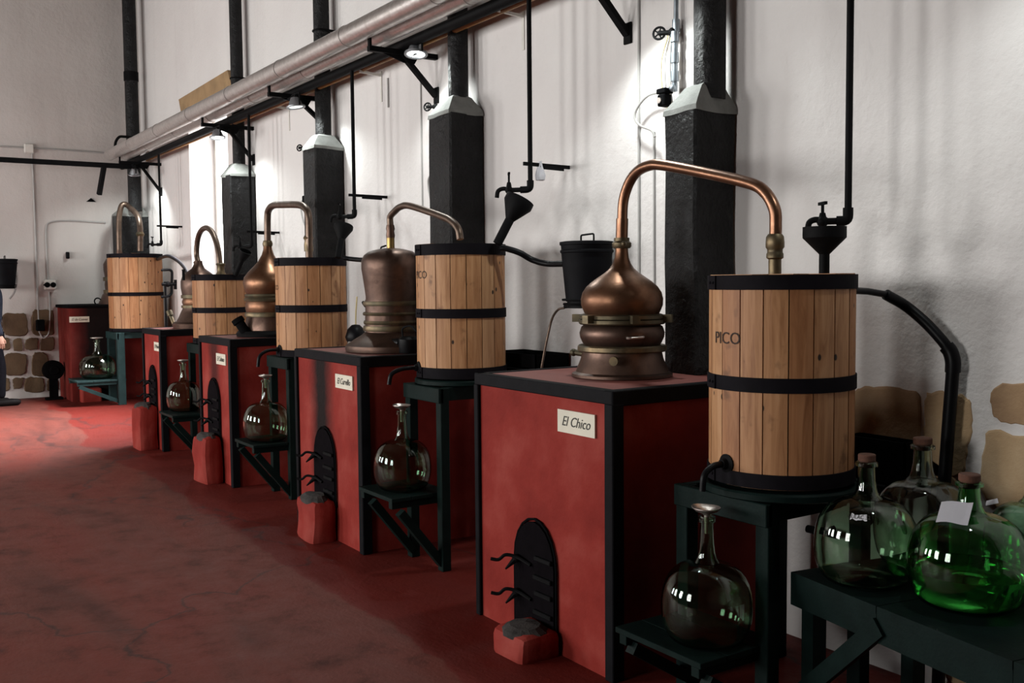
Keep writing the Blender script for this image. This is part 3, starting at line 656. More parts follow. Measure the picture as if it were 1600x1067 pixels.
# ------------------------------------------------------------------ condenser barrels
def barrel(c, r, z0, z1, hoops, label, ns=19, a0=0.0, brand=None, hoop_h=0.045):
    t = thing('condenser_barrel', (c[0], c[1], z0), label, 'barrel', 'wooden condenser barrels')
    w = 2*PI/ns; b = MB(); n = 3; gap = 0.0022/r; th = 0.03
    outer = []; inner = []
    for i in range(n+1):
        a = -w/2+gap+(w-2*gap)*i/n
        outer.append((r*math.cos(a), r*math.sin(a))); inner.append(((r-th)*math.cos(a), (r-th)*math.sin(a)))
    pts = outer+inner[::-1]
    # edges eased so that every joint shows
    lo = [b.bm.verts.new((x, y, 0.004)) for x, y in pts]; hi = [b.bm.verts.new((x, y, z1-z0-0.012)) for x, y in pts]
    m_ = len(pts)
    for i in range(m_): b.bm.faces.new((lo[i], lo[(i+1) % m_], hi[(i+1) % m_], hi[i]))
    b.bm.faces.new(lo[::-1]); b.bm.faces.new(hi)
    bmesh.ops.recalc_face_normals(b.bm, faces=b.bm.faces[:])
    me = bpy.data.meshes.new('stave'); b.bm.to_mesh(me); b.bm.free(); me.materials.append(MATS['stave_wood'])
    facing = math.atan2(-c[1], -c[0]); first = None
    for i in range(ns):
        o = bpy.data.objects.new('stave', me); COL.objects.link(o); o.parent = t; o.rotation_euler = (0, 0, a0+i*w)
        s = 1+random.uniform(-0.004, 0.002); o.scale = (s, s, 1)
    obj('core', MB().lathe([(0, z0+0.003), (r-0.016, z0+0.003), (r-0.016, z1-0.02), (0, z1-0.02)], (c[0], c[1], 0), 36), 'black_matt', t)
    for hz, hh in hoops:
        b = MB().lathe([(r-0.004, hz), (r+0.006, hz), (r+0.006, hz+hh), (r-0.004, hz+hh), (r-0.004, hz)], (c[0], c[1], 0), 57)
        h = obj('hoop', b, 'hoop_iron', t, True)
        an = facing-1.12; d = Vector((math.cos(an), math.sin(an), 0)); tg = Vector((-d.y, d.x, 0))
        p = Vector((c[0], c[1], hz+hh/2))+d*(r+0.007)
        jb = MB().beam(p-tg*0.03, p+tg*0.03, 0.006, hh*0.98)
        for q in (-0.014, 0.014): jb.ball(p+tg*q+d*0.004, 0.006, 8)
        obj('hoop_joint', jb, 'hoop_iron', h)
    # lid of loose boards
    nb = 6
    for i in range(nb):
        y0, y1 = -r+0.012+(2*r-0.024)*i/nb, -r+0.012+(2*r-0.024)*(i+1)/nb-0.003
        x = math.sqrt(max(0.004, (r-0.01)**2-max(abs(y0), abs(y1))**2*0.9))
        zz = z1-0.006+random.uniform(0, 0.004)
        obj('lid_board', MB().box(c[0]-x, c[0]+x, c[1]+y0, c[1]+y1, zz-0.012, zz+0.004), 'stave_wood', t)
    if brand:
        body, deg, zt_, size = brand; a1 = facing+math.radians(deg)
        def fn(u, v, o):
            a = a1+u/r; R = r+0.0012+o*0.5; return (c[0]+R*math.cos(a), c[1]+R*math.sin(a), zt_+v)
        text_obj('brand_lettering', text_mesh(body, size, 0, 0.0006), fn, 'brand_ink', t)
    return t, facing
def bung_tap(t, c, r, facing, deg, z, reach, drop):
    a = facing+math.radians(deg); d = Vector((math.cos(a), math.sin(a), 0)); p = Vector((c[0], c[1], z))+d*(r-0.004)
    f = obj('outlet_flange', MB().lathe([(0, 0), (0.034, 0), (0.036, 0.008), (0.022, 0.014), (0.018, 0.03), (0, 0.03)], p, 16, axis=d), 'black_iron', t, True)
    q = p+d*0.02; side = Vector((d.y, -d.x, 0))
    obj('outlet_pipe', MB().tube(smooth_path([q, q+d*reach*0.5+Vector((0, 0, -0.004)), q+d*reach*0.9+Vector((0, 0, -drop*0.35)), q+d*reach+Vector((0, 0, -drop))]), 0.012, 10), 'black_rubber', t, True)
B1 = (-2.545, 2.935); z0, z1 = 0.845, 1.618
t1, f1 = barrel(B1, 0.268, z0, z1, ((z0+0.006, 0.052), (1.196, 0.053), (z1-0.055, 0.053)), 'nearest wooden barrel stamped PICO, on the round green table', 19, math.radians(4), ('PICO', -46.5, 1.385, 0.062))
bung_tap(t1, B1, 0.268, f1, -45, 0.925, 0.10, 0.09)
B2 = (-4.895, 2.935); z0, z1 = 1.06, 1.812
t2, f2 = barrel(B2, 0.254, z0, z1, ((z0+0.004, 0.06), (1.40, 0.052), (z1-0.062, 0.062)), 'pinkish wooden barrel with PICO stamp, second from the camera', 18, math.radians(6), ('PICO', -63, 1.64, 0.062))
bung_tap(t2, B2, 0.254, f2, -72, 1.118, 0.16, 0.09)
B3 = (-7.11, 2.94); z0, z1 = 1.055, 1.79
t3, f3 = barrel(B3, 0.264, z0, z1, ((z0+0.004, 0.05), (1.385, 0.055), (z1-0.06, 0.06)), 'third barrel from the camera with a raised middle hoop end', 18, math.radians(2), ('CO', -72, 1.57, 0.05))
bung_tap(t3, B3, 0.264, f3, -64, 1.11, 0.16, 0.12)
B4 = (-9.30, 2.94); z0, z1 = 1.05, 1.69
barrel(B4, 0.255, z0, z1, ((z0+0.004, 0.05), (1.335, 0.05), (z1-0.055, 0.055)), 'low fourth barrel standing before the bright window', 16, math.radians(5))
X5T = -13.02; p = onX(210.5, 397, X5T); B5 = (X5T, p.y); z1 = p.z; z0 = onX(211, 517, X5T).z
barrel(B5, 0.325, z0, z1, ((z0+0.004, 0.04), (onX(211, 462, X5T).z, 0.045), (z1-0.05, 0.05)), 'tall farthest barrel in the corner on the pale green stand', 18, math.radians(3))

# ------------------------------------------------------------------ green stands
def stand(cx, cy, hw, ztop, zs, label, mat, fz=0.0, round_r=None, post=0.055, yf=2.68, yb=3.2, ys=2.41, sx=None, braces=(-1, 1)):
    t = thing('barrel_stand', (cx, cy, fz), label, 'stand', 'green wooden barrel stands')
    top = ztop-(0.035 if round_r else 0.0)
    for sx_ in (-1, 1):
        for y in (yf, yb):
            x = cx+sx_*hw
            obj('leg', MB().box(x-post/2, x+post/2, y, y+post, fz, top-0.004, 0.003), mat, t)
    obj('apron', MB().box(cx-hw-post/2, cx+hw+post/2, yf-0.012, yf+0.02, top-0.085, top-0.002, 0.003), mat, t)
    obj('apron', MB().box(cx-hw-post/2, cx+hw+post/2, yb+0.03, yb+0.06, top-0.085, top-0.002, 0.003), mat, t)
    for sx_ in (-1, 1): obj('side_rail', MB().box(cx+sx_*hw-0.018, cx+sx_*hw+0.018, yf+0.02, yb+0.03, top-0.075, top-0.001, 0.003), mat, t)
    if round_r:
        obj('round_top', MB().lathe([(0, top), (round_r-0.01, top), (round_r, top+0.006), (round_r, top+0.026), (round_r-0.006, top+0.033), (round_r-0.018, top+0.033), (round_r-0.02, top+0.028), (0, top+0.028)], (B1[0] if cx > -3 else cx, B1[1] if cx > -3 else cy, 0), 48), mat, t, True)
    else:
        for i in range(4):
            w = (yb-yf+0.06)/4; y0 = yf-0.005+i*w
            obj('top_board', MB().box(cx-hw-0.04, cx+hw+0.04, y0, y0+w-0.004, top-0.003, top+0.0, 0.0), mat, t)
    x0, x1 = sx or (cx-hw-0.04, cx+hw)
    nb = 3
    for i in range(nb):
        w = (yf+0.10-ys)/nb
        obj('shelf_board', MB().box(x0, x1, ys+i*w, ys+(i+1)*w-0.003, zs-0.022, zs, 0.002), mat, t)
    for x in (x0+0.035, x1-0.035):
        obj('shelf_bearer', MB().box(x-0.02, x+0.02, ys+0.008, yf+0.05, zs-0.062, zs-0.022, 0.002), mat, t)
    for s in braces:
        x = cx+s*(hw-0.01)
        obj('brace', MB().beam((x, ys+0.03, zs-0.07), (x, yf+0.015, fz+0.04), 0.045, 0.045), mat, t)
    return t
stand(-2.61, 2.935, 0.205, 0.841, 0.285, 'near dark green stand with round top holding the nearest barrel', 'green_paint', round_r=0.30, post=0.062, sx=(-2.865, -2.41), ys=2.385)
stand(-4.905, 2.94, 0.18, 1.057, 0.431, 'dark green stand under the pinkish barrel, two furnaces wide gap', 'green_paint', round_r=0.27, sx=(-5.19, -4.77))
stand(-7.15, 2.94, 0.18, 1.052, 0.43, 'dark green stand under the third barrel from the camera', 'green_paint', sx=(-7.375, -6.96))
stand(-9.30, 2.94, 0.18, 1.047, 0.415, 'dark green stand under the low fourth barrel', 'green_paint', sx=(-9.56, -9.1))
lg = onX(193, 628, -12.78)
stand(X5T, B5[1], 0.25, z0-0.003, onX(150, 594, -12.8).z, 'pale teal stand under the farthest barrel, with long shelf brace', 'green_pale', fz=RISE, post=0.085, yf=lg.y-0.06, yb=min(3.38, B5[1]+0.3), ys=onX(119, 594, -12.8).y, sx=(X5T-0.3, X5T+0.27), braces=(1,))

# ------------------------------------------------------------------ glass demijohns
def bottle_profile(R, H, neck_r, neck_h, lip=1.25, flat=0.6):
    """outer wall, from the base centre up to the lip; H is the height of the body"""
    P = [(0, 0.012), (R*0.30, 0.006), (R*flat*0.92, 0.0), (R*flat, 0.004)]
    for i in range(1, 9):
        a = -PI/2*0.80 + (PI/2*0.80+0.35)*i/8
        P.append((R*flat+(R-R*flat)*(1-((1-i/8)**2.2)), H*0.44*(1-math.cos(PI/2*i/8))**0.9))
    for i in range(1, 9):
        q = i/8; P.append((R*math.sqrt(max(0, 1-(q*0.955)**2.3))*(1-q)+(R*(1-q**1.7)+neck_r*1.75*q**1.7)*q, H*(0.44+0.56*math.sin(PI/2*q)**1.05)))
    zt = H
    P += [(neck_r*1.38, zt+neck_h*0.10), (neck_r*1.16, zt+neck_h*0.24), (neck_r*1.0, zt+neck_h*0.5), (neck_r*0.92, zt+neck_h*0.86), (neck_r*lip, zt+neck_h*0.88), (neck_r*lip, zt+neck_h*0.97), (neck_r*1.05, zt+neck_h)]
    return P
def demijohn(c, R, H, nr, nh, mat, label, group, cork=False, th=0.004, liquid=None):
    t = thing('demijohn', c, label, 'demijohn', group)
    P = bottle_profile(R, H, nr, nh)
    inner = [(max(0, r-th), z+(th if z < 0.02 else 0)) for r, z in P]
    prof = [(r, z+c[2]) for r, z in P] + [(r, z+c[2]) for r, z in inner[::-1]]
    obj('glass_body', MB().lathe(prof, (c[0], c[1], 0), 40), mat, t, True)
    if cork:
        z = c[2]+H+nh
        obj('cork', MB().lathe([(0, z-0.02), (nr*0.80, z-0.02), (nr*0.86, z+0.002), (nr*0.98, z+0.004), (nr*0.98, z+0.022), (nr*0.9, z+0.025), (0, z+0.025)], (c[0], c[1], 0), 16), 'cork', t, True)
    if liquid:
        zl = H*liquid; pr = [(0, c[2]+0.012+th)]
        for r, z in inner[1:]:
            if z < zl: pr.append((max(0.001, r-0.0008), c[2]+z+0.001))
            else: last = r; break
        pr += [(last-0.0008, c[2]+zl), (0, c[2]+zl)]
        obj('liquid', MB().lathe(pr, (c[0], c[1], 0), 40), 'spirit', t, True)
    return t
def tin_funnel(c, r, label, wide=1.0):
    t = MB().lathe([(0.008, -0.07), (0.010, -0.004), (0.018, 0.004), (r*0.8, 0.012), (r, 0.022), (r, 0.026), (r*0.8, 0.016), (0.016, 0.008), (0.008, 0.0), (0.006, -0.07), (0.008, -0.07)], c, 24)
    for v in t.bm.verts:
        d = v.co-Vector(c)
        if d.x < -r*0.6: v.co.x -= (abs(d.x)-r*0.6)*wide
    return tag(obj('tin_funnel', t, 'tin', smooth=True), label, 'funnel', 'tin funnels in the demijohn necks')
DG = 'demijohns on the stand shelves'
def shelf_demijohn(px, ytop, ybase, zs, Y, X, R, label, flabel):
    c = Vector((X, Y, zs+0.001)); k = mpp((X, Y, zs+0.3)); tot = (ybase-ytop)*k*0.985
    nh = tot*0.37
    demijohn(c, R, tot-nh, 0.026, nh, 'bottle_glass', label, DG)
    tin_funnel((X, Y, c.z+tot+0.006), 0.05, flabel, 0.8)
def sx_at(px, py, Y): return onY(px, py, Y).x
shelf_demijohn(1104, 797, 998, 0.285, 2.56, sx_at(1104, 925, 2.56), 0.165, 'empty demijohn on the nearest stand shelf, below the PICO barrel tap', 'round tin funnel in the nearest shelf demijohn')
shelf_demijohn(629, 642, 768, 0.431, 2.58, sx_at(629, 722, 2.58), 0.163, 'shelf demijohn right of the bell dome furnace with an edge spout funnel', 'tin funnel with a small spout, on the second shelf demijohn')
shelf_demijohn(416, 594, 692, 0.43, 2.57, sx_at(416, 650, 2.57), 0.170, 'demijohn on the third stand shelf, beside the furnace with slanted spout', 'tilted tin funnel in the third shelf demijohn from the camera')
shelf_demijohn(287, 564, 640, 0.415, 2.60, sx_at(287, 610, 2.60), 0.158, 'demijohn half hidden left of the third furnace, on the fourth stand', 'tin funnel in the demijohn on the fourth stand')
p = onX(153, 590, X5T+0.0); zs5 = onX(150, 594, -12.8).z; k = mpp((X5T, p.y, 0.6))
demijohn(Vector((X5T, p.y, zs5+0.001)), 27*k, 38*k, 0.035, 22*k, 'bottle_glass', 'farthest shelf demijohn in front of the dark corner furnace', DG)
tin_funnel((X5T, p.y, zs5+0.007+60*k), 0.075, 'wide tin funnel in the farthest demijohn', 0.2)

# ------------------------------------------------------------------ bench at the right with four demijohns
ZB = 0.55
pA, pB = onZ(1235, 893, ZB), onZ(1600, 1040, ZB); u = (pB-pA); u.z = 0; u.normalize(); vdir = Vector((-u.y, u.x, 0))
t = thing('bench', pA.lerp(pB, 0.5)+Vector((0, 0, -ZB)), 'dark green plank bench at the right holding the corked demijohns', 'bench')
def bp(a, d, z): q = pA+u*a+vdir*d; return Vector((q.x, q.y, z))
Lb, Db = 1.75, 0.60
seams = [0, 0.42, 0.93, 1.36, Lb]
for a, b_ in zip(seams, seams[1:]):
    dd = min(Db, 0.62); pts = [bp(a+0.002, 0.0, ZB), bp(b_-0.002, 0.0, ZB), bp(b_-0.002, dd, ZB), bp(a+0.002, dd, ZB)]
    pts = [Vector((q.x, min(q.y, WY-0.01), q.z)) for q in pts]
    obj('top_plank', MB().poly_prism(pts, (0, 0, -0.025)), 'green_paint', t)
for a, b_ in ((0, 0.42), (0.42, 0.93), (0.93, Lb)):
    obj('apron', MB().poly_prism([bp(a+0.001, 0.001, ZB-0.024), bp(b_-0.001, 0.001, ZB-0.024), bp(b_-0.001, 0.035, ZB-0.024), bp(a+0.001, 0.035, ZB-0.024)], (0, 0, -0.095)), 'green_paint', t)
def leg(a, d, w=0.06): obj('leg', MB().poly_prism([bp(a, d, ZB-0.026), bp(a+w, d, ZB-0.026), bp(a+w, d+w, ZB-0.026), bp(a, d+w, ZB-0.026)], (0, 0, -(ZB-0.026))), 'green_paint', t)
leg(0.02, 0.036); leg(0.03, 0.50); leg(0.52, 0.46, 0.05); leg(1.60, 0.036); leg(1.60, 0.45)
obj('brace', MB().beam(bp(0.44, 0.0, ZB-0.06), bp(0.03, 0.012, 0.10), 0.025, 0.062), 'green_paint', t)
BG = 'demijohns standing on the bench'
def bench_demi(px, ybase, d_extra, wpx, ysh, ytop, nr, mat, label, **kw):
    """wpx: half width in pixels, ysh: shoulder row, ytop: lip row"""
    c = onZ(px, ybase, ZB); c = c+Vector((c.x, c.y, 0)).normalized()*d_extra; c.z = ZB+0.001
    k = mpp((c.x, c.y, ZB+0.2)); R = wpx*k
    base_row = None
    # row of the bottle's axis foot
    v = c-EYE; yfoot = 533.5+F*v.dot(DN)/v.dot(FW)
    H = (yfoot-ysh)*k*0.97; nh = (ysh-ytop)*k
    return demijohn(c, R, H, nr, nh, mat, label, BG, **kw), c, R, H, nh
bA = bench_demi(1352, 912, 0.02, 78, 772, 714, 0.030, 'bottle_glass', 'demijohn with small torn paper label at the left end of the bench', cork=True)
bC = bench_demi(1511, 950, 0.03, 90, 796, 745, 0.034, 'bottle_glass_green', 'bright green half full demijohn with a paper sheet on its shoulder', cork=True, liquid=0.40)
cB = Vector((-2.12, 3.225, ZB+0.001)); kB = mpp(cB); cB.x = onY(1440, 800, cB.y).x
v = cB-EYE; yf_ = 533.5+F*v.dot(DN)/v.dot(FW)
demijohn(cB, 0.165, (yf_-748)*kB, 0.034, (748-692)*kB, 'bottle_glass_clear', 'paler demijohn at the back of the bench, in front of the black trough', BG, cork=True)
cD = Vector((-1.62, 3.29, ZB+0.001)); cD.x = onY(1622, 830, cD.y).x; kD = mpp(cD); v = cD-EYE; yf_ = 533.5+F*v.dot(DN)/v.dot(FW)
demijohn(cD, 0.168, (yf_-785)*kD, 0.036, (785-724)*kD, 'bottle_glass_mint', 'mint green demijohn cut off by the right edge of the photo', BG, cork=True)
# torn label on the left bench bottle (part of that bottle)
def curved_sheet(c, R, H, a0, a1, z_0, z_1, rfn, jag=0.0, n=8):
    b = MB(); rows = []
    for j in range(5):
        z = z_0+(z_1-z_0)*j/4; row = []
        for i in range(n+1):
            a = a0+(a1-a0)*i/n; jz = random.uniform(-jag, jag) if j in (0, 4) else 0
            r = rfn(z+jz)+0.0015; row.append(b.bm.verts.new((c.x+r*math.cos(a), c.y+r*math.sin(a), z+jz)))
        rows.append(row)
    for r0, r1 in zip(rows, rows[1:]):
        for i in range(n): b.bm.faces.new((r0[i], r0[i+1], r1[i+1], r1[i]))
    return b
def radius_at(P, c, z):
    z -= c.z
    for (r0, z0_), (r1, z1_) in zip(P[4:], P[5:]):
        if z0_ <= z <= z1_ and z1_ > z0_: return r0+(r1-r0)*(z-z0_)/(z1_-z0_)
    return P[-1][0]
root, c, R, H, nh = bA; P = bottle_profile(R, H, 0.030, nh); fa = math.atan2(-c.y, -c.x)
lab = obj('label', curved_sheet(c, R, H, fa-0.36, fa+0.02, c.z+H*0.845, c.z+H*0.895, lambda z: radius_at(P, c, z), 0.003), 'paper', root, label='small torn white paper label')
text_obj('lettering', text_mesh('GULAC 32', 0.016, 0, 0.0003), lambda u, v, o: (c.x+(radius_at(P, c, c.z+H*0.873+v)+0.003+o)*math.cos(fa-0.17+u/R/0.8), c.y+(radius_at(P, c, c.z+H*0.873+v)+0.003+o)*math.sin(fa-0.17+u/R/0.8), c.z+H*0.873+v), 'ink', lab)
# loose sheet propped on the shoulder of the green bottle
root, c, R, H, nh = bC
q = [onY(1471, 784, c.y-0.075), onY(1521, 786, c.y-0.062), onY(1512, 819, c.y-0.115), onY(1462, 816, c.y-0.125)]
b = MB(); n = 6; rows = []
for j in range(n+1):
    row = []
    for i in range(n+1):
        a = q[0].lerp(q[1], i/n); d = q[3].lerp(q[2], i/n); pnt = a.lerp(d, j/n)
        pnt = pnt+Vector((0, 0, 0.004*math.sin(i/n*5)+0.006*(i/n)**3*(1-j/n)))
        row.append(b.bm.verts.new(pnt))
    rows.append(row)
for r0, r1 in zip(rows, rows[1:]):
    for i in range(n): b.bm.faces.new((r0[i], r0[i+1], r1[i+1], r1[i]))
bmesh.ops.solidify(b.bm, geom=b.bm.faces[:], thickness=0.0008)
tag(obj('paper_sheet', b, 'paper'), 'blank white paper sheet resting on the shoulder of the green demijohn', 'paper')
q0 = onY(1556, 775, 3.05); b = MB().poly_prism([onY(1540, 790, 3.02), onY(1560, 786, 3.02), onY(1558, 779, 3.03), onY(1541, 783, 3.03)], (0, 0.001, 0.001))
tag(obj('paper_sheet', b, 'paper'), 'small paper scrap on the mint green demijohn at the right edge', 'paper')

# ------------------------------------------------------------------ funnels and water pipes
FG = 'black filling funnels on the barrels'
def filler(rim, axis_foot, r, stem, label, depth=0.10, rim_h=0.02):
    rim, foot = Vector(rim), Vector(axis_foot); ax = (rim-foot).normalized(); ln = (rim-foot).length
    t = thing('filling_funnel', foot, label, 'funnel', FG)
    obj('cone', MB().lathe([(stem, ln-depth), (r, ln-rim_h), (r, ln), (r-0.005, ln), (r-0.005, ln-rim_h), (stem-0.004, ln-depth)], foot, 28, axis=ax), 'black_iron', t, True)
    obj('stem', MB().tube([foot, foot+ax*(ln-depth+0.004)], stem, 16), 'black_iron', t, True)
ft = onZ(1288, 412, 1.612); ft = Vector((onY(1288, 400, 2.99).x, 2.99, 1.612))
filler(ft+Vector((0.0, 0, 0.178)), ft, 0.078, 0.019, 'upright black funnel on the nearest barrel lid', 0.10, 0.04)
fb = Vector((onY(777, 372, 2.99).x, 2.99, 1.808)); filler(onY(813, 311, 3.12), fb, 0.082, 0.026, 'slanted black funnel on the pinkish barrel lid', 0.13, 0.035)
fb = Vector((onY(528, 393, 3.02).x, 3.02, 1.786)); filler(onY(537, 353, 3.10), fb, 0.072, 0.024, 'slanted black funnel on the third barrel from the camera', 0.11, 0.02)
fb = Vector((onY(368, 424, 3.0).x, 3.0, 1.684)); filler(onY(384, 392, 3.06), fb, 0.06, 0.026, 'black funnel on the low fourth barrel against its chimney', 0.10, 0.02)
PG = 'black water feed pipes with taps'
def water_pipe(X, ztop, zb, label, arm=None, tapdir=-1, r=0.0135, Y=3.2, s=0.8):
    t = thing('water_pipe', (X, Y, zb), label, 'pipe', PG)
    e = Vector((tapdir*0.06*s, -0.05*s, 0))
    obj('riser', MB().tube([(X, Y, ztop), (X, Y, zb+0.03)], r, 12), 'black_iron', t, True)
    obj('elbow', MB().tube(fillet([(X, Y, zb+0.05), (X, Y, zb), Vector((X, Y, zb))+e*0.9], 0.035), r*1.45, 12), 'black_iron', t, True)
    q = Vector((X, Y, zb))+e*0.9; d = e.normalized()
    h = lambda a, z=0.0: q+d*a*s+Vector((0, 0, z*s))
    tp = obj('tap', MB().tube([q, h(0.10)], r, 10).tube(smooth_path([h(0.07), h(0.125, 0.012), h(0.165, -0.004), h(0.175, -0.05)]), r*0.9, 10).ball(h(0.085), r*1.7, 12).tube([h(0.085), h(0.085, 0.055)], [r*1.4, r*0.8], 10), 'black_iron', t, True)
    obj('tap_handle', MB().tube([h(0.085, 0.05), h(0.085, 0.112)], r*0.45, 8).beam(h(0.085, 0.115)+Vector((-0.03, 0.018, 0)), h(0.085, 0.115)+Vector((0.03, -0.018, 0)), 0.012, 0.012), 'black_iron', tp)
    if arm:
        obj('wall_arm', MB().beam((X, Y-0.045, arm), (X, WY-0.001, arm-0.004), 0.012, 0.02).beam((X+0.01, Y+0.06, arm-0.016), (X+0.01, WY-0.05, arm-0.02), 0.01, 0.016), 'black_iron', t)
    return t
pz = onY(1325, 345, 3.2)
water_pipe(pz.x, 4.6, pz.z, 'long black water pipe coming down to the nearest barrel funnel', s=0.6)
Xp = -4.57; water_pipe(Xp, 3.19, onX(829, 296, Xp).z, 'black water pipe with a wall arm above the slanted funnel', onX(838, 257, Xp).z)
Xp = -6.872; water_pipe(Xp, 3.19, onX(553, 338, Xp).z, 'black water pipe between the second and third chimneys', onX(553, 305, Xp).z)
Xp = -9.15; q = onX(395, 385, Xp); water_pipe(q.x, 3.19, q.z, 'black water pipe running down beside the window chimney', onX(395, 362, Xp).z)
Xp = -12.42; q = onX(252, 382, Xp); water_pipe(q.x, 3.19, q.z, 'farthest black water pipe beside the corner chimney', onX(252, 353, Xp).z, Y=q.y)
rg = onX(844, 266, -4.57); b = MB().lathe([(0, 0.045), (0.012, 0.05), (0.016, 0.02), (0.03, -0.03), (0.026, -0.055), (0, -0.06)], rg, 10).rough(0.006, 30)
tag(obj('rag', b, 'paper', smooth=True), 'small white rag hanging from the water pipe arm', 'rag')

# ------------------------------------------------------------------ overflow hoses
def hose(name, pts, r, label, mat='black_rubber', group='black overflow hoses from the barrels', k=6, joints=()):
    t = thing(name, pts[0], label, 'hose', group)
    obj('tube', MB().tube(smooth_path(pts, k), r, 12), mat, t, True)
    for a, b_ in joints: obj('joint', MB().tube([a, b_], r*1.25, 14), mat, t, True)
    return t
hp = [onY(x, y, Y) for x, y, Y in ((1331, 454, 3.10), (1355, 455, 3.2), (1384, 460, 3.30), (1415, 478, 3.38), (1446, 504, 3.40), (1472, 532, 3.41), (1485, 550, 3.42), (1489, 565, 3.42))]
t = thing('overflow_hose', hp[0], 'thick black overflow hose arching down the wall behind the bench', 'hose', 'black overflow hoses from the barrels')
obj('tube', MB().tube(smooth_path(hp[2:7]), 0.021, 14), 'black_rubber', t, True)
obj('inlet_tube', MB().tube(hp[:3], 0.013, 12), 'black_rubber', t, True)
obj('elbow', MB().tube(smooth_path([hp[6].lerp(hp[5], 0.5), hp[6], hp[7], hp[7]+Vector((0, 0, -0.04))]), 0.028, 14), 'black_rubber', t, True)
dn = onY(1475, 760, 3.42); obj('down_pipe', MB().tube([hp[7]+Vector((0, 0, -0.03)), dn, Vector((dn.x-0.01, 3.42, 0.0))], 0.024, 14), 'black_rubber', t, True)
q0 = Vector((B2[0], B2[1], 1.75))
hose('overflow_hose', [onY(782, 388, 3.02), onY(790, 388, 3.04), onY(812, 395, 3.10), onY(832, 406, 3.16), onY(855, 412, 3.2), onY(882, 412, 3.21)], 0.017, 'short black hose from the pinkish barrel into the hanging bucket')
hose('overflow_hose', [onY(537, 403, 3.05), onY(552, 405, 3.10), onY(572, 406, 3.12), onY(590, 402, 3.14)], 0.017, 'black hose from the third barrel running behind the bell dome')
hose('overflow_hose', [Vector((B5[0]+0.2, B5[1]+0.22, z1-0.07)), onY(262, 400, 3.1), onY(277, 407, 3.1), onY(288, 418, 3.08), onY(294, 430, 3.05)], 0.02, 'black hose curving from the farthest barrel towards the fourth still')

# ------------------------------------------------------------------ buckets
def bucket(c, r0, r1, z0, z1, label, tilt=0.0):
    t = thing('bucket', (c[0], c[1], z0), label, 'bucket', 'black lidded buckets')
    dx = tilt
    obj('body', MB().lathe([(0, z0+0.035), (r0, z0+0.035), (r1, z1-0.06), (r1+0.006, z1-0.055), (r1+0.006, z1-0.045), (r1, z1-0.04), (r1+0.003, z1-0.01), (0, z1-0.01)], (c[0], c[1], 0), 36), 'black_paint', t, True)
    obj('lid', MB().lathe([(r1+0.003, z1-0.018), (r1+0.009, z1-0.015), (r1+0.009, z1), (r1*0.9, z1+0.004), (0, z1+0.008)], (c[0], c[1], 0), 36), 'black_paint', t, True)
    obj('lid_handle', MB().tube(fillet([(c[0]-0.05, c[1], z1), (c[0]-0.05, c[1], z1+0.038), (c[0]+0.06, c[1], z1+0.042), (c[0]+0.06, c[1], z1)], 0.012), 0.005, 8), 'black_iron', t, True)
    obj('holder_ring', MB().torus((c[0], c[1], z0+0.022), r0+0.012, 0.006, (0, 0, 1), 24, 6).torus((c[0], c[1], z0+0.045), r0+0.018, 0.006, (0, 0, 1), 24, 6).lathe([(0, z0), (r0*0.95, z0), (r0*0.95, z0+0.036), (0, z0+0.036)], (c[0], c[1], 0), 24), 'black_iron', t, True)
    return t
cb = onY(917, 420, 3.31); zb0, zb1 = onY(915, 481, 3.31).z, onY(917, 378, 3.31).z
kk = mpp(cb)
tb = bucket((cb.x, cb.y), 33*kk*1.0, 40*kk, zb0, zb1, 'black lidded bucket hanging on the wall behind the onion still')
obj('wall_bracket', MB().box(cb.x-0.02, cb.x+0.02, cb.y+33*kk-0.01, WY-0.001, zb0+0.005, zb0+0.03), 'black_iron', tb)
tp0 = onY(888, 479, 3.27)
obj('drain_tap', MB().tube([tp0+Vector((0.03, 0, 0.004)), tp0+Vector((-0.03, 0, 0))], 0.011, 10), 'black_iron', tb, True)
pts = [onY(882, 481, 3.27), onY(872, 484, 3.25), onY(863, 497, 3.22), onY(857, 520, 3.20), onY(851, 548, 3.18), onY(846, 576, 3.16)]
tb2 = obj('drain_tube', MB().tube(smooth_path(pts), 0.0065, 10), 'pipe_dull', tb, True, label='thin dull copper tube')
pbk = onX(8, 425, -14.08); kk = mpp(pbk)
tb = bucket((-14.08, pbk.y), 16*kk*0.85, 17.5*kk, onX(8, 451, -14.08).z, onX(8, 405, -14.08).z, 'far black lidded bucket on the end wall above the person')
obj('wall_bracket', MB().box(XE, -14.2, pbk.y-0.02, pbk.y+0.02, onX(8, 450, -14.08).z, onX(8, 446, -14.08).z), 'black_iron', tb)
obj('drain_tube', MB().tube(smooth_path([onX(26, 425, -14.05), onX(27, 440, -14.05), onX(22, 457, -14.05), onX(15, 467, -14.05)]), 0.012, 8), 'grey_cable', tb, True)

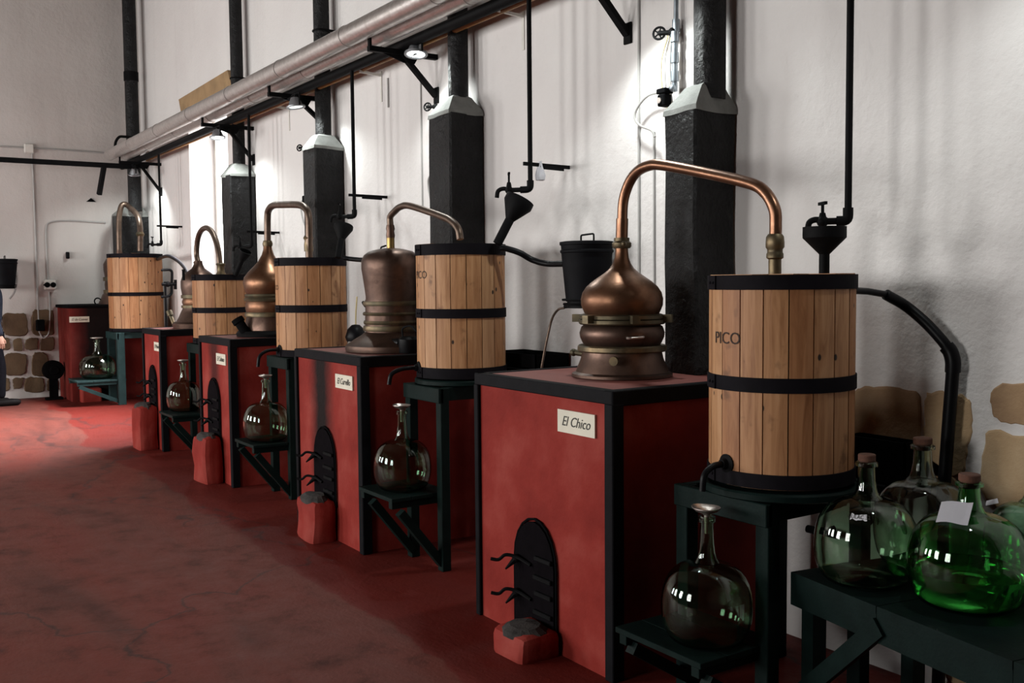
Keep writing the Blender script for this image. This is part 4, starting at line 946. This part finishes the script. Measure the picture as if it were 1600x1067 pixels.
# ------------------------------------------------------------------ black troughs on the wall
def trough(x0, x1, y0, y1, z0, z1, label):
    t = thing('trough', ((x0+x1)/2, (y0+y1)/2, z0), label, 'trough', 'black sheet metal troughs')
    w = 0.008; b = MB().box(x0, x1, y0, y1, z0, z0+w).box(x0, x1, y0, y0+w, z0, z1).box(x0, x1, y1-w, y1, z0, z1).box(x0, x0+w, y0, y1, z0, z1).box(x1-w, x1, y0, y1, z0, z1)
    obj('shell', b, 'black_matt', t)
    obj('support_rail', MB().box(x0-0.02, x1+0.05, y0-0.03, y1, z0-0.03, z0-0.001), 'black_matt', t)
    for x in (x0+0.05, x1-0.05): obj('support_bracket', MB().beam((x, y0+0.01, z0-0.03), (x, WY-0.003, z0-0.2), 0.02, 0.02), 'black_matt', t)
trough(-5.02, -4.56, 3.22, WY-0.02, 1.10, 1.185, 'black metal trough on the wall behind the pinkish barrel')
trough(-2.58, -2.30, 3.36, WY-0.012, 0.79, 0.965, 'black metal trough behind the bench bottles and nearest barrel')
pt_ = onY(1262, 826, 3.40)
tag(obj('pipe_stub', MB().tube([pt_, pt_+Vector((0.14, 0.0, 0.0))], 0.017, 14).tube([pt_+Vector((0.06, 0, 0)), (pt_.x+0.06, WY+0.002, pt_.z)], 0.014, 10), 'black_iron', smooth=True), 'stubby black pipe end on the wall under the nearest barrel', 'pipe')

# ------------------------------------------------------------------ ducts, beams and pipes along the wall
def duct(Y, Z, r, x0, x1, label):
    t = thing('duct', (x0, Y, Z), label, 'duct', 'silver insulated ducts')
    seg = 1.22; x = x0; n = 0
    while x < x1-0.01:
        xe = min(x1, x+seg)
        obj('duct_section', MB().tube([(x, Y, Z), (xe, Y, Z)], r, 28), 'foil', t, True)
        obj('seam_band', MB().tube([(xe-0.018, Y, Z), (xe+0.0, Y, Z)], r+0.004, 28), 'foil', t, True)
        x = xe
duct(2.91, 3.275, 0.070, -13.62, XR, 'larger silver duct, outermost on the wall brackets')
duct(3.075, 3.262, 0.060, -13.52, XR, 'slimmer silver duct between the larger duct and the wall')
o = tag(obj('water_main', MB().tube([(XE+0.01, 3.21, 3.205), (XR, 3.21, 3.205)], 0.036, 16), 'black_iron', smooth=True), 'black water main running beneath the silver ducts', 'pipe')
o = tag(obj('gas_pipe', MB().tube([(-13.4, 3.32, 3.21), (XR, 3.32, 3.21)], 0.016, 10), 'ochre_pipe', smooth=True), 'thin ochre pipe running under the ducts', 'pipe')
RG = 'black wall brackets carrying the ducts'
def wall_bracket(X, label, zf=2.89):
    t = thing('duct_bracket', (X, WY, 3.17), label, 'bracket', RG)
    obj('arm', MB().beam((X, 2.955, 3.155), (X, WY-0.001, 3.155), 0.04, 0.035), 'black_iron', t)
    obj('tip', MB().beam((X, 2.965, 3.15), (X, 2.965, 3.225), 0.03, 0.016), 'black_iron', t)
    obj('brace', MB().beam((X, 3.21, 3.14), (X, WY-0.012, zf), 0.04, 0.03), 'black_iron', t)
    obj('wall_plate', MB().box(X-0.03, X+0.03, WY-0.014, WY-0.001, zf-0.05, zf+0.06, 0.003), 'black_iron', t)
    obj('gusset', MB().poly_prism([(X-0.004, 3.05, 3.14), (X-0.004, 3.33, 3.14), (X-0.004, 3.30, 3.09), (X-0.004, 3.22, 3.09)], (0.008, 0, 0)), 'black_iron', t)
wall_bracket(-4.05, 'duct bracket cut by the top edge, left of the nearest chimney')
wall_bracket(-6.083, 'duct bracket with the bright floodlight, left of the second chimney')
wall_bracket(-7.965, 'duct bracket at the third chimney with an unlit lamp', 2.93)
wall_bracket(-9.80, 'duct bracket above the window, in front of its chimney', 2.84)
wall_bracket(-13.306, 'farthest duct bracket in the corner', 2.80)
wall_bracket(-1.9, 'duct bracket above the frame at the right', 2.89)
LG = 'small floodlights under the duct brackets'
def floodlight(p, bx, label, power, dirv=(0, 0.25, -1), lens='lamp_glass', cone=2.4):
    p = Vector(p); d = Vector(dirv).normalized()
    t = thing('floodlight', p, label, 'lamp', LG)
    obj('housing', MB().lathe([(0, -0.07), (0.03, -0.07), (0.042, -0.05), (0.06, -0.004), (0.078, 0.0), (0.078, 0.012), (0.062, 0.012), (0.058, 0.002)], p, 20, axis=d), 'steel_grey', t, True)
    obj('lens', MB().lathe([(0, 0.004), (0.058, 0.004)], p, 20, axis=d), lens, t)
    obj('yoke', MB().tube(fillet([p+Vector((-0.085, 0, 0.0)), p+Vector((-0.085, 0, 0.10)), p+Vector((0.085, 0, 0.10)), p+Vector((0.085, 0, 0.0))], 0.02), 0.007, 8).tube([p+Vector((0, 0, 0.1)), Vector((p.x, p.y, 3.125)), Vector((bx, p.y, 3.13))], 0.012, 8), 'black_iron', t, True)
    if power:
        l = bpy.data.lights.new('floodlight_bulb', 'SPOT'); l.energy = power; l.color = (0.93, 1.0, 0.97); l.spot_size = cone; l.spot_blend = 0.6; l.shadow_soft_size = 0.05
        o = bpy.data.objects.new('floodlight_bulb', l); COL.objects.link(o); o.parent = t; o.location = d*0.02
        o.rotation_euler = d.to_track_quat('-Z', 'Y').to_euler()
    return t
q = onX(650, 83, -5.93); floodlight(q, -6.083, 'brightly lit round floodlight left of the second chimney pipe', 62, (0.15, -0.12, -1))
q = onX(340, 214, -9.70); floodlight(q, -9.80, 'lit floodlight in front of the bright window', 55, (0.15, 0.0, -1))
q = onX(462, 166, -7.80); floodlight(q, -7.965, 'floodlight seen side on at the third chimney', 50, (0.1, 0.1, -1), 'lamp_glass_dim')
q = onX(210, 272, -13.2); floodlight(q, -13.306, 'far floodlight in the corner above the farthest barrel', 60, (-0.35, 0.1, -1), 'lamp_glass_dim')
floodlight((-3.75, 3.12, 3.0), -4.05, 'floodlight above the frame over the nearest chimney', 75, (0.15, 0.05, -1))
floodlight((-1.75, 3.05, 3.0), -1.9, 'unseen floodlight added above the frame to brighten the right end of the wall', 30, (0.1, -0.1, -1))  # unseen lamp added to keep the right end of the wall bright

# end-wall beam with its brace, bent pipe, cables, sockets
XW = XE
a, c = onX(-40, 246, -13.35), onX(212, 261, -13.35)
t = thing('iron_beam', a, 'long black iron beam crossing the end wall at duct height', 'beam')
zr = onX(160, 258, -13.35).z
obj('rail', MB().beam((-13.35, ROOM_Y0, zr), (-13.35, 3.2, zr), 0.05, 0.06), 'black_iron', t)
obj('brace', MB().beam(onX(163, 257, -13.35), onX(155, 304, -13.5), 0.05, 0.05), 'black_iron', t)
pb = [onX(180, 240, -13.4), onX(180, 222, -13.4), onX(186, 213, -13.4), onX(219, 215, -13.6)]
tag(obj('bent_pipe', MB().tube(fillet(pb, 0.1), 0.017, 10), 'black_iron', smooth=True), 'bent black pipe joining the duct end to the corner flue', 'pipe')
def cable(pts, r, label, mat='grey_cable', name='cable', k=5, group=None, cat='cable'):
    return tag(obj(name, MB().tube(smooth_path(pts, k), r, 8), mat, smooth=True), label, cat, group)
cable([(XE+0.012, onX(0, 229, XE).y, onX(0, 229, XE).z), onX(40, 231, XE+0.012), onX(110, 235, XE+0.012), onX(172, 240, XE+0.012)], 0.012, 'thin grey cable sagging along the end wall above the iron beam')
jb = onX(45, 232, XE+0.03)
tag(obj('junction_box', MB().box(XE, XE+0.06, jb.y-0.055, jb.y+0.055, jb.z-0.06, jb.z+0.06, 0.01), 'white_plastic'), 'small white junction box on the end wall above the beam', 'box')
cable([onX(x, y, XE+0.014) for x, y in ((50, 240), (54, 330), (57, 420), (60, 500))], 0.012, 'straight grey cable dropping from the junction box to the plug')
cable([onX(x, y, XE+0.014) for x, y in ((165, 348), (110, 345), (80, 347), (72, 358), (73, 400), (75, 438))], 0.010, 'pale cable curving over the end wall to the white switch box')
cable([onX(x, y, XE+0.014) for x, y in ((77, 456), (78, 490), (76, 520), (68, 528), (62, 520), (60, 512))], 0.012, 'looped white flex hanging under the switch box')
sb = onX(77, 445, XE)
t = thing('switch_box', sb, 'white box with two round black switches on the end wall', 'switch')
obj('case', MB().box(XE, XE+0.08, sb.y-0.07, sb.y+0.07, sb.z-0.065, sb.z+0.065, 0.012), 'white_plastic', t)
for s in (-1, 1): obj('knob', MB().lathe([(0, 0.09), (0.034, 0.09), (0.036, 0.075), (0.036, 0)], (XE, sb.y+s*0.036, sb.z), 14, axis=(1, 0, 0)), 'black_matt', t)
pg = onX(62, 508, XE); tag(obj('plug', MB().box(XE, XE+0.09, pg.y-0.05, pg.y+0.05, pg.z-0.075, pg.z+0.075, 0.012), 'black_matt'), 'black plug hanging on the stone part of the end wall', 'plug')
bl = onX(83, 578, -13.9)
t = thing('blower', (bl.x, bl.y, RISE), 'round black blower on the floor left of the corner furnace', 'blower')
obj('casing', MB().lathe([(0, 0.08), (0.05, 0.08), (0.06, 0.065), (0.115, 0.06), (0.125, 0.05), (0.125, -0.05), (0.115, -0.06), (0, -0.06)], bl, 24, axis=(1, 0.1, 0)), 'black_matt', t, True)
obj('foot', MB().box(bl.x-0.06, bl.x+0.06, bl.y-0.1, bl.y+0.1, RISE, RISE+0.03).box(bl.x-0.03, bl.x+0.03, bl.y-0.05, bl.y+0.05, RISE, bl.z-0.12), 'black_matt', t)
sh = onX(105, 399, XE); tag(obj('wall_hook', MB().box(XE-0.001, XE+0.06, sh.y-0.02, sh.y+0.02, sh.z-0.045, sh.z+0.045, 0.008), 'black_iron'), 'small black hook on the bare end wall', 'hook')
hk = onX(142, 313, XE); tag(obj('wall_vent', MB().poly_prism([(XE-0.002, hk.y-0.06, hk.z-0.02), (XE-0.002, hk.y+0.06, hk.z-0.02), (XE-0.002, hk.y, hk.z+0.03)], (0.02, 0, 0)), 'black_matt'), 'small dark hole plate on the end wall below the beam', 'vent')

# wiring and valves beside the chimneys
VG = 'gas valve sets beside the chimneys'
def valve_set(px, py, s, label, full=False):
    w = onY(px, py, 3.40); k = mpp(w)
    t = thing('gas_valve', w, label, 'valve', VG)
    o = obj('handwheel', MB().torus(w, 0.030*s, 0.006*s, (0.5, -0.8, 0.1), 18, 8).lathe([(0, -0.01), (0.010*s, -0.01), (0.010*s, 0.008), (0, 0.008)], w, 10, axis=(0.5, -0.8, 0.1)), 'black_iron', t, True)
    sp = MB(); ax = Vector((0.5, -0.8, 0.1)).normalized(); u_ = ax.orthogonal().normalized(); v_ = ax.cross(u_)
    for i in range(5): sp.tube([w, w+(u_*math.cos(i*2*PI/5)+v_*math.sin(i*2*PI/5))*0.03*s], 0.004*s, 6)
    obj('spokes', sp, 'black_iron', t)
    e = w+Vector((0.065*s, 0.03, -0.005))
    obj('valve_body', MB().tube([w, e], 0.012*s, 10).ball(e, 0.024*s, 10), 'black_iron', t, True)
    return t, w, e
t, w, e = valve_set(1030, 52, 1.0, 'handwheel valve with wires and pale tubes beside the nearest chimney')
obj('supply_pipe', MB().tube([(e.x+0.015, 3.44, 3.2), (e.x+0.012, 3.44, e.z)], 0.012, 10).tube([(e.x+0.012, 3.44, e.z+0.06), (e.x+0.012, 3.44, e.z)], 0.019, 10), 'galvanised', t, True)
zc = e.z
tb = MB()
for i, (dz, r_) in enumerate(((0.0, 0.021), (0.055, 0.016), (0.10, 0.020), (0.15, 0.015), (0.19, 0.02), (0.24, 0.014))): tb.tube([(e.x+0.014, 3.43, zc-dz), (e.x+0.014, 3.43, zc-dz-0.05)], r_, 10)
tb.ball((e.x+0.02, 3.41, zc-0.275), 0.018)
obj('regulator', tb, 'galvanised', t, True)
for i, (x_, mt_) in enumerate(((-0.055, 'yellow_wire'), (-0.03, 'grey_cable'), (0.0, 'yellow_wire'), (0.006, 'grey_cable'))):
    obj('wire', MB().tube(smooth_path([e+Vector((x_*0.3, -0.005, 0.01)), e+Vector((x_-0.015, -0.01, -0.12)), e+Vector((x_-0.01, -0.01, -0.26)), e+Vector((x_*0.5+0.004, -0.008, -0.38+i*0.012))]), 0.004, 6), mt_, t, True)
sv = onY(1039, 152, 3.40)
obj('solenoid', MB().box(sv.x-0.026, sv.x+0.026, sv.y-0.03, sv.y+0.03, sv.z-0.045, sv.z+0.012, 0.005).box(sv.x-0.034, sv.x+0.03, sv.y-0.03, sv.y+0.03, sv.z+0.016, sv.z+0.042, 0.004), 'black_matt', t)
obj('dial', MB().lathe([(0, 0.008), (0.014, 0.008), (0.014, 0)], (sv.x-0.005, sv.y-0.03, sv.z-0.018), 12, axis=(0, -1, 0)), 'tin', t)
obj('flex', MB().tube(smooth_path([onY(x, y, 3.42) for x, y in ((1032, 144), (1012, 150), (996, 168), (992, 184), (1000, 196), (1018, 204), (1023, 214))]), 0.0065, 8), 'grey_cable', t, True)
for px, py, label, s in ((668, 167, 'small handwheel valve at the second chimney top', 0.9), (468, 231, 'small handwheel valve at the third chimney top', 0.9)):
    t, w, e = valve_set(px, py, s, label)
    dz = 0.42
    obj('wire', MB().tube(smooth_path([e, e+Vector((-0.02, -0.01, -0.15)), e+Vector((0.0, -0.01, -0.3)), e+Vector((-0.01, 0, -dz))]), 0.006, 6), 'yellow_wire', t, True)
    obj('solenoid', MB().box(e.x-0.03, e.x+0.03, e.y-0.03, e.y+0.02, e.z-dz-0.06, e.z-dz, 0.005), 'black_matt', t)
    obj('flex', MB().tube(smooth_path([e+Vector((-0.02, -0.02, -dz-0.03)), e+Vector((-0.08, -0.02, -dz-0.08)), e+Vector((-0.07, -0.01, -dz-0.2)), e+Vector((0.0, 0.0, -dz-0.3))]), 0.008, 8), 'grey_cable', t, True)
CG = 'thin grey conduits on the white wall'
def conduit(px, y0, y1, label, r=0.006, px2=None): 
    a = onY(px, y0, WY-0.006); c = onY(px2 or px, y1, WY-0.006); c.x = a.x
    o = obj('conduit', MB().tube([a, c], r, 8), 'grey_cable', smooth=True); tag(o, label, 'conduit', CG)
    return o
conduit(998, -60, 520, 'long thin grey conduit left of the nearest chimney', 0.007)
conduit(1022, 206, 500, 'short grey conduit below the curved flex at the nearest chimney')
conduit(657, 118, 330, 'grey conduit just left of the second chimney')
t = conduit(606, 122, 168, 'stubby grey conduit under the duct between second and third chimneys', 0.008)
def white_arm(px, py, label):
    p = onY(px, py, WY)
    t = thing('pipe_hanger', p, label, 'bracket', 'pale hangers holding the ochre pipe')
    obj('arm', MB().beam((p.x, 3.29, p.z+0.012), (p.x, WY-0.001, p.z), 0.014, 0.018), 'white_plastic', t)
    obj('wall_strap', MB().box(p.x-0.012, p.x+0.012, WY-0.006, WY+0.001, p.z-0.20, p.z+0.03), 'white_plastic', t)
white_arm(818, 26, 'pale pipe hanger beside the water pipe at the top')
white_arm(596, 118, 'pale pipe hanger between the second and third chimneys')
white_arm(452, 170, 'pale pipe hanger by the unlit lamp')
# small pipe loop with a valve beside the farthest barrel
lx = -12.3; t = thing('pipe_loop', onX(262, 470, lx), 'small black pipe loop with a valve right of the farthest barrel', 'pipe')
obj('loop', MB().tube(fillet([onX(252, 422, lx), onX(269, 421, lx), onX(268, 462, lx), onX(252, 464, lx)], 0.05), 0.016, 8), 'black_iron', t, True)
obj('valve', MB().tube([onX(253, 444, lx), onX(274, 444, lx)], 0.02, 8).beam(onX(274, 437, lx), onX(274, 452, lx), 0.03, 0.03).ball(onX(262, 444, lx), 0.035), 'black_iron', t, True)
obj('post', MB().tube([onX(258, 440, lx), Vector((onX(258, 440, lx).x, onX(258, 440, lx).y, 0.05))], 0.014, 8), 'black_iron', t, True)
# things lying on the second furnace
p = Vector((-5.405, 2.86, ZT))
t = thing('oil_can', p, 'black spouted can lying on the furnace before the bell dome', 'can')
obj('body', MB().lathe([(0, 0), (0.055, 0), (0.06, 0.01), (0.06, 0.085), (0.045, 0.10), (0, 0.105)], p, 20), 'black_rubber', t, True)
obj('spout', MB().tube([p+Vector((-0.05, -0.03, 0.06)), p+Vector((-0.16, -0.085, 0.075))], [0.03, 0.006], 12), 'black_rubber', t, True)
obj('handle', MB().tube(smooth_path([p+Vector((-0.03, -0.02, 0.10)), p+Vector((-0.03, -0.02, 0.15)), p+Vector((0.02, 0.01, 0.165)), p+Vector((0.06, 0.03, 0.13))]), 0.006, 8), 'black_iron', t, True)
p = onY(556, 520, 3.15); p.z = ZT
t = thing('black_jug', p, 'small black jug behind the bell dome still', 'jug')
obj('body', MB().lathe([(0, 0), (0.07, 0), (0.08, 0.03), (0.06, 0.09), (0.03, 0.12), (0, 0.125)], p, 18), 'black_rubber', t, True)
obj('thin_tube', MB().tube(smooth_path([p+Vector((0, 0, 0.11)), p+Vector((0.005, 0, 0.2)), p+Vector((0.03, 0.0, 0.33))]), 0.006, 6), 'yellow_wire', t, True)

# ------------------------------------------------------------------ the person at the left edge
def skin_body(name, joints, edges, mat, parent, sub=2):
    me = bpy.data.meshes.new(name); off = rootloc(parent)
    me.from_pydata([Vector(j[0])-off for j in joints], edges, []); o = bpy.data.objects.new(name, me); COL.objects.link(o); o.parent = parent
    md = o.modifiers.new('skin', 'SKIN'); md.use_smooth_shade = True
    for i, j in enumerate(joints):
        r = j[1]; me.skin_vertices[0].data[i].radius = r if isinstance(r, tuple) else (r, r)
        me.skin_vertices[0].data[i].use_root = (i == 0)
    s = o.modifiers.new('sub', 'SUBSURF'); s.levels = sub; s.render_levels = sub
    dg = bpy.context.evaluated_depsgraph_get(); m2 = bpy.data.meshes.new_from_object(o.evaluated_get(dg))
    o.modifiers.clear(); o.data = m2; bpy.data.meshes.remove(me)
    m2.materials.clear(); m2.materials.append(MATS[mat]); m2.polygons.foreach_set('use_smooth', [True]*len(m2.polygons))
    return o
ft = onZ(12, 634, RISE); PX, PY = -13.62, ft.y-0.115
t = thing('person', (PX, PY, RISE), 'person in dark blue jacket and trousers at the left edge', 'person')
def pj(x, y, z): return (PX+x, PY+y, RISE+z)     # +y is the way the person faces
J = [(pj(0, -0.02, 0.95), (0.15, 0.12)), (pj(0, 0, 1.12), (0.14, 0.115)), (pj(0, 0.01, 1.30), (0.165, 0.12)), (pj(0, 0, 1.42), (0.12, 0.085)), (pj(0, -0.04, 1.50), 0.055), (pj(0, -0.06, 1.56), 0.055),
     (pj(0.19, 0.0, 1.40), 0.062), (pj(0.24, -0.02, 1.14), 0.06), (pj(0.25, 0.03, 0.93), 0.05), (pj(0.245, 0.05, 0.86), 0.042),
     (pj(-0.19, 0.0, 1.40), 0.062), (pj(-0.24, -0.04, 1.14), 0.05), (pj(-0.25, 0.03, 0.93), 0.05), (pj(-0.245, 0.05, 0.86), 0.042)]
skin_body('jacket', J, [(0, 1), (1, 2), (2, 3), (3, 4), (4, 5), (3, 6), (6, 7), (7, 8), (8, 9), (3, 10), (10, 11), (11, 12), (12, 13)], 'navy_cloth', t)
J = [(pj(0, -0.02, 0.93), (0.14, 0.115)), (pj(0.09, -0.01, 0.82), 0.088), (pj(0.10, 0.06, 0.47), 0.062), (pj(0.10, 0.05, 0.09), 0.047), (pj(-0.09, -0.01, 0.82), 0.088), (pj(-0.10, 0.0, 0.47), 0.062), (pj(-0.10, -0.06, 0.09), 0.047)]
skin_body('trousers', J, [(0, 1), (1, 2), (2, 3), (0, 4), (4, 5), (5, 6)], 'dark_cloth', t)
for s, dy in ((0.10, 0.04), (-0.10, -0.05)):
    b = MB().lathe([(0, -0.13), (0.035, -0.12), (0.045, -0.05), (0.048, 0.05), (0.04, 0.12), (0.02, 0.15), (0, 0.155)], pj(s, dy+0.07, 0.042), 14, axis=(0, 1, 0))
    for v in b.bm.verts: v.co.z = max(v.co.z, RISE+0.002)
    obj('shoe', b, 'leather', t, True)
def hp(x, y, z): return pj(x, y-0.10, z)
hd = MB(); bmesh.ops.create_uvsphere(hd.bm, u_segments=20, v_segments=14, radius=1.0)
for v in hd.bm.verts:
    x, y, z = v.co; w = 0.075*(1-0.22*max(0, -z)); v.co = Vector(hp(x*w, 0.045+y*0.095*(1-0.1*max(0, -z)), 1.655+z*0.115))
hd.tube([hp(0, 0.035, 1.50), hp(0, 0.035, 1.60)], 0.05, 12)
hd.tube([hp(0, 0.13, 1.675), hp(0, 0.155, 1.645), hp(0, 0.13, 1.635)], [0.008, 0.016, 0.01], 8)
for s in (-1, 1): hd.ball(hp(s*0.076, 0.035, 1.655), 0.022)
head = obj('head', hd, 'skin', t, True)
for s in (-1, 1): obj('eye', MB().ball(hp(s*0.03, 0.128, 1.675), 0.011), 'ink', head, True)
obj('mouth', MB().beam(hp(-0.022, 0.134, 1.603), hp(0.022, 0.134, 1.603), 0.012, 0.007), 'cork', head)
hr = MB(); bmesh.ops.create_uvsphere(hr.bm, u_segments=20, v_segments=12, radius=1.0)
for v in hr.bm.verts:
    x, y, z = v.co; v.co = Vector(hp(x*0.083, 0.03+y*0.10, 1.69+max(z, -0.45)*0.10))
    if y > 0.6 and z < 0.35: v.co.y -= 0.05
obj('hair', hr, 'hair', t, True)
for s in (1, -1):      # hanging hands: palm, four curled fingers, thumb forward
    wr = Vector(pj(0.245*s, 0.048, 0.865)); b = MB()
    b.tube([wr, wr+Vector((0, 0.004, -0.045)), wr+Vector((-0.004*s, 0.008, -0.09))], [0.026, 0.038, 0.034], 12)
    for i in range(4):
        q = wr+Vector((-0.004*s, 0.034-0.018*i, -0.086)); ln = (0.064, 0.072, 0.067, 0.052)[i]
        b.tube([q, q+Vector((-0.006*s, 0.002, -ln*0.55)), q+Vector((-0.024*s, 0.004, -ln*0.92))], [0.010, 0.009, 0.007], 8)
    q = wr+Vector((-0.01*s, 0.028, -0.03)); b.tube([q, q+Vector((-0.014*s, 0.022, -0.03)), q+Vector((-0.02*s, 0.026, -0.06))], [0.012, 0.010, 0.008], 8)
    obj('hand', b, 'skin', t, True)
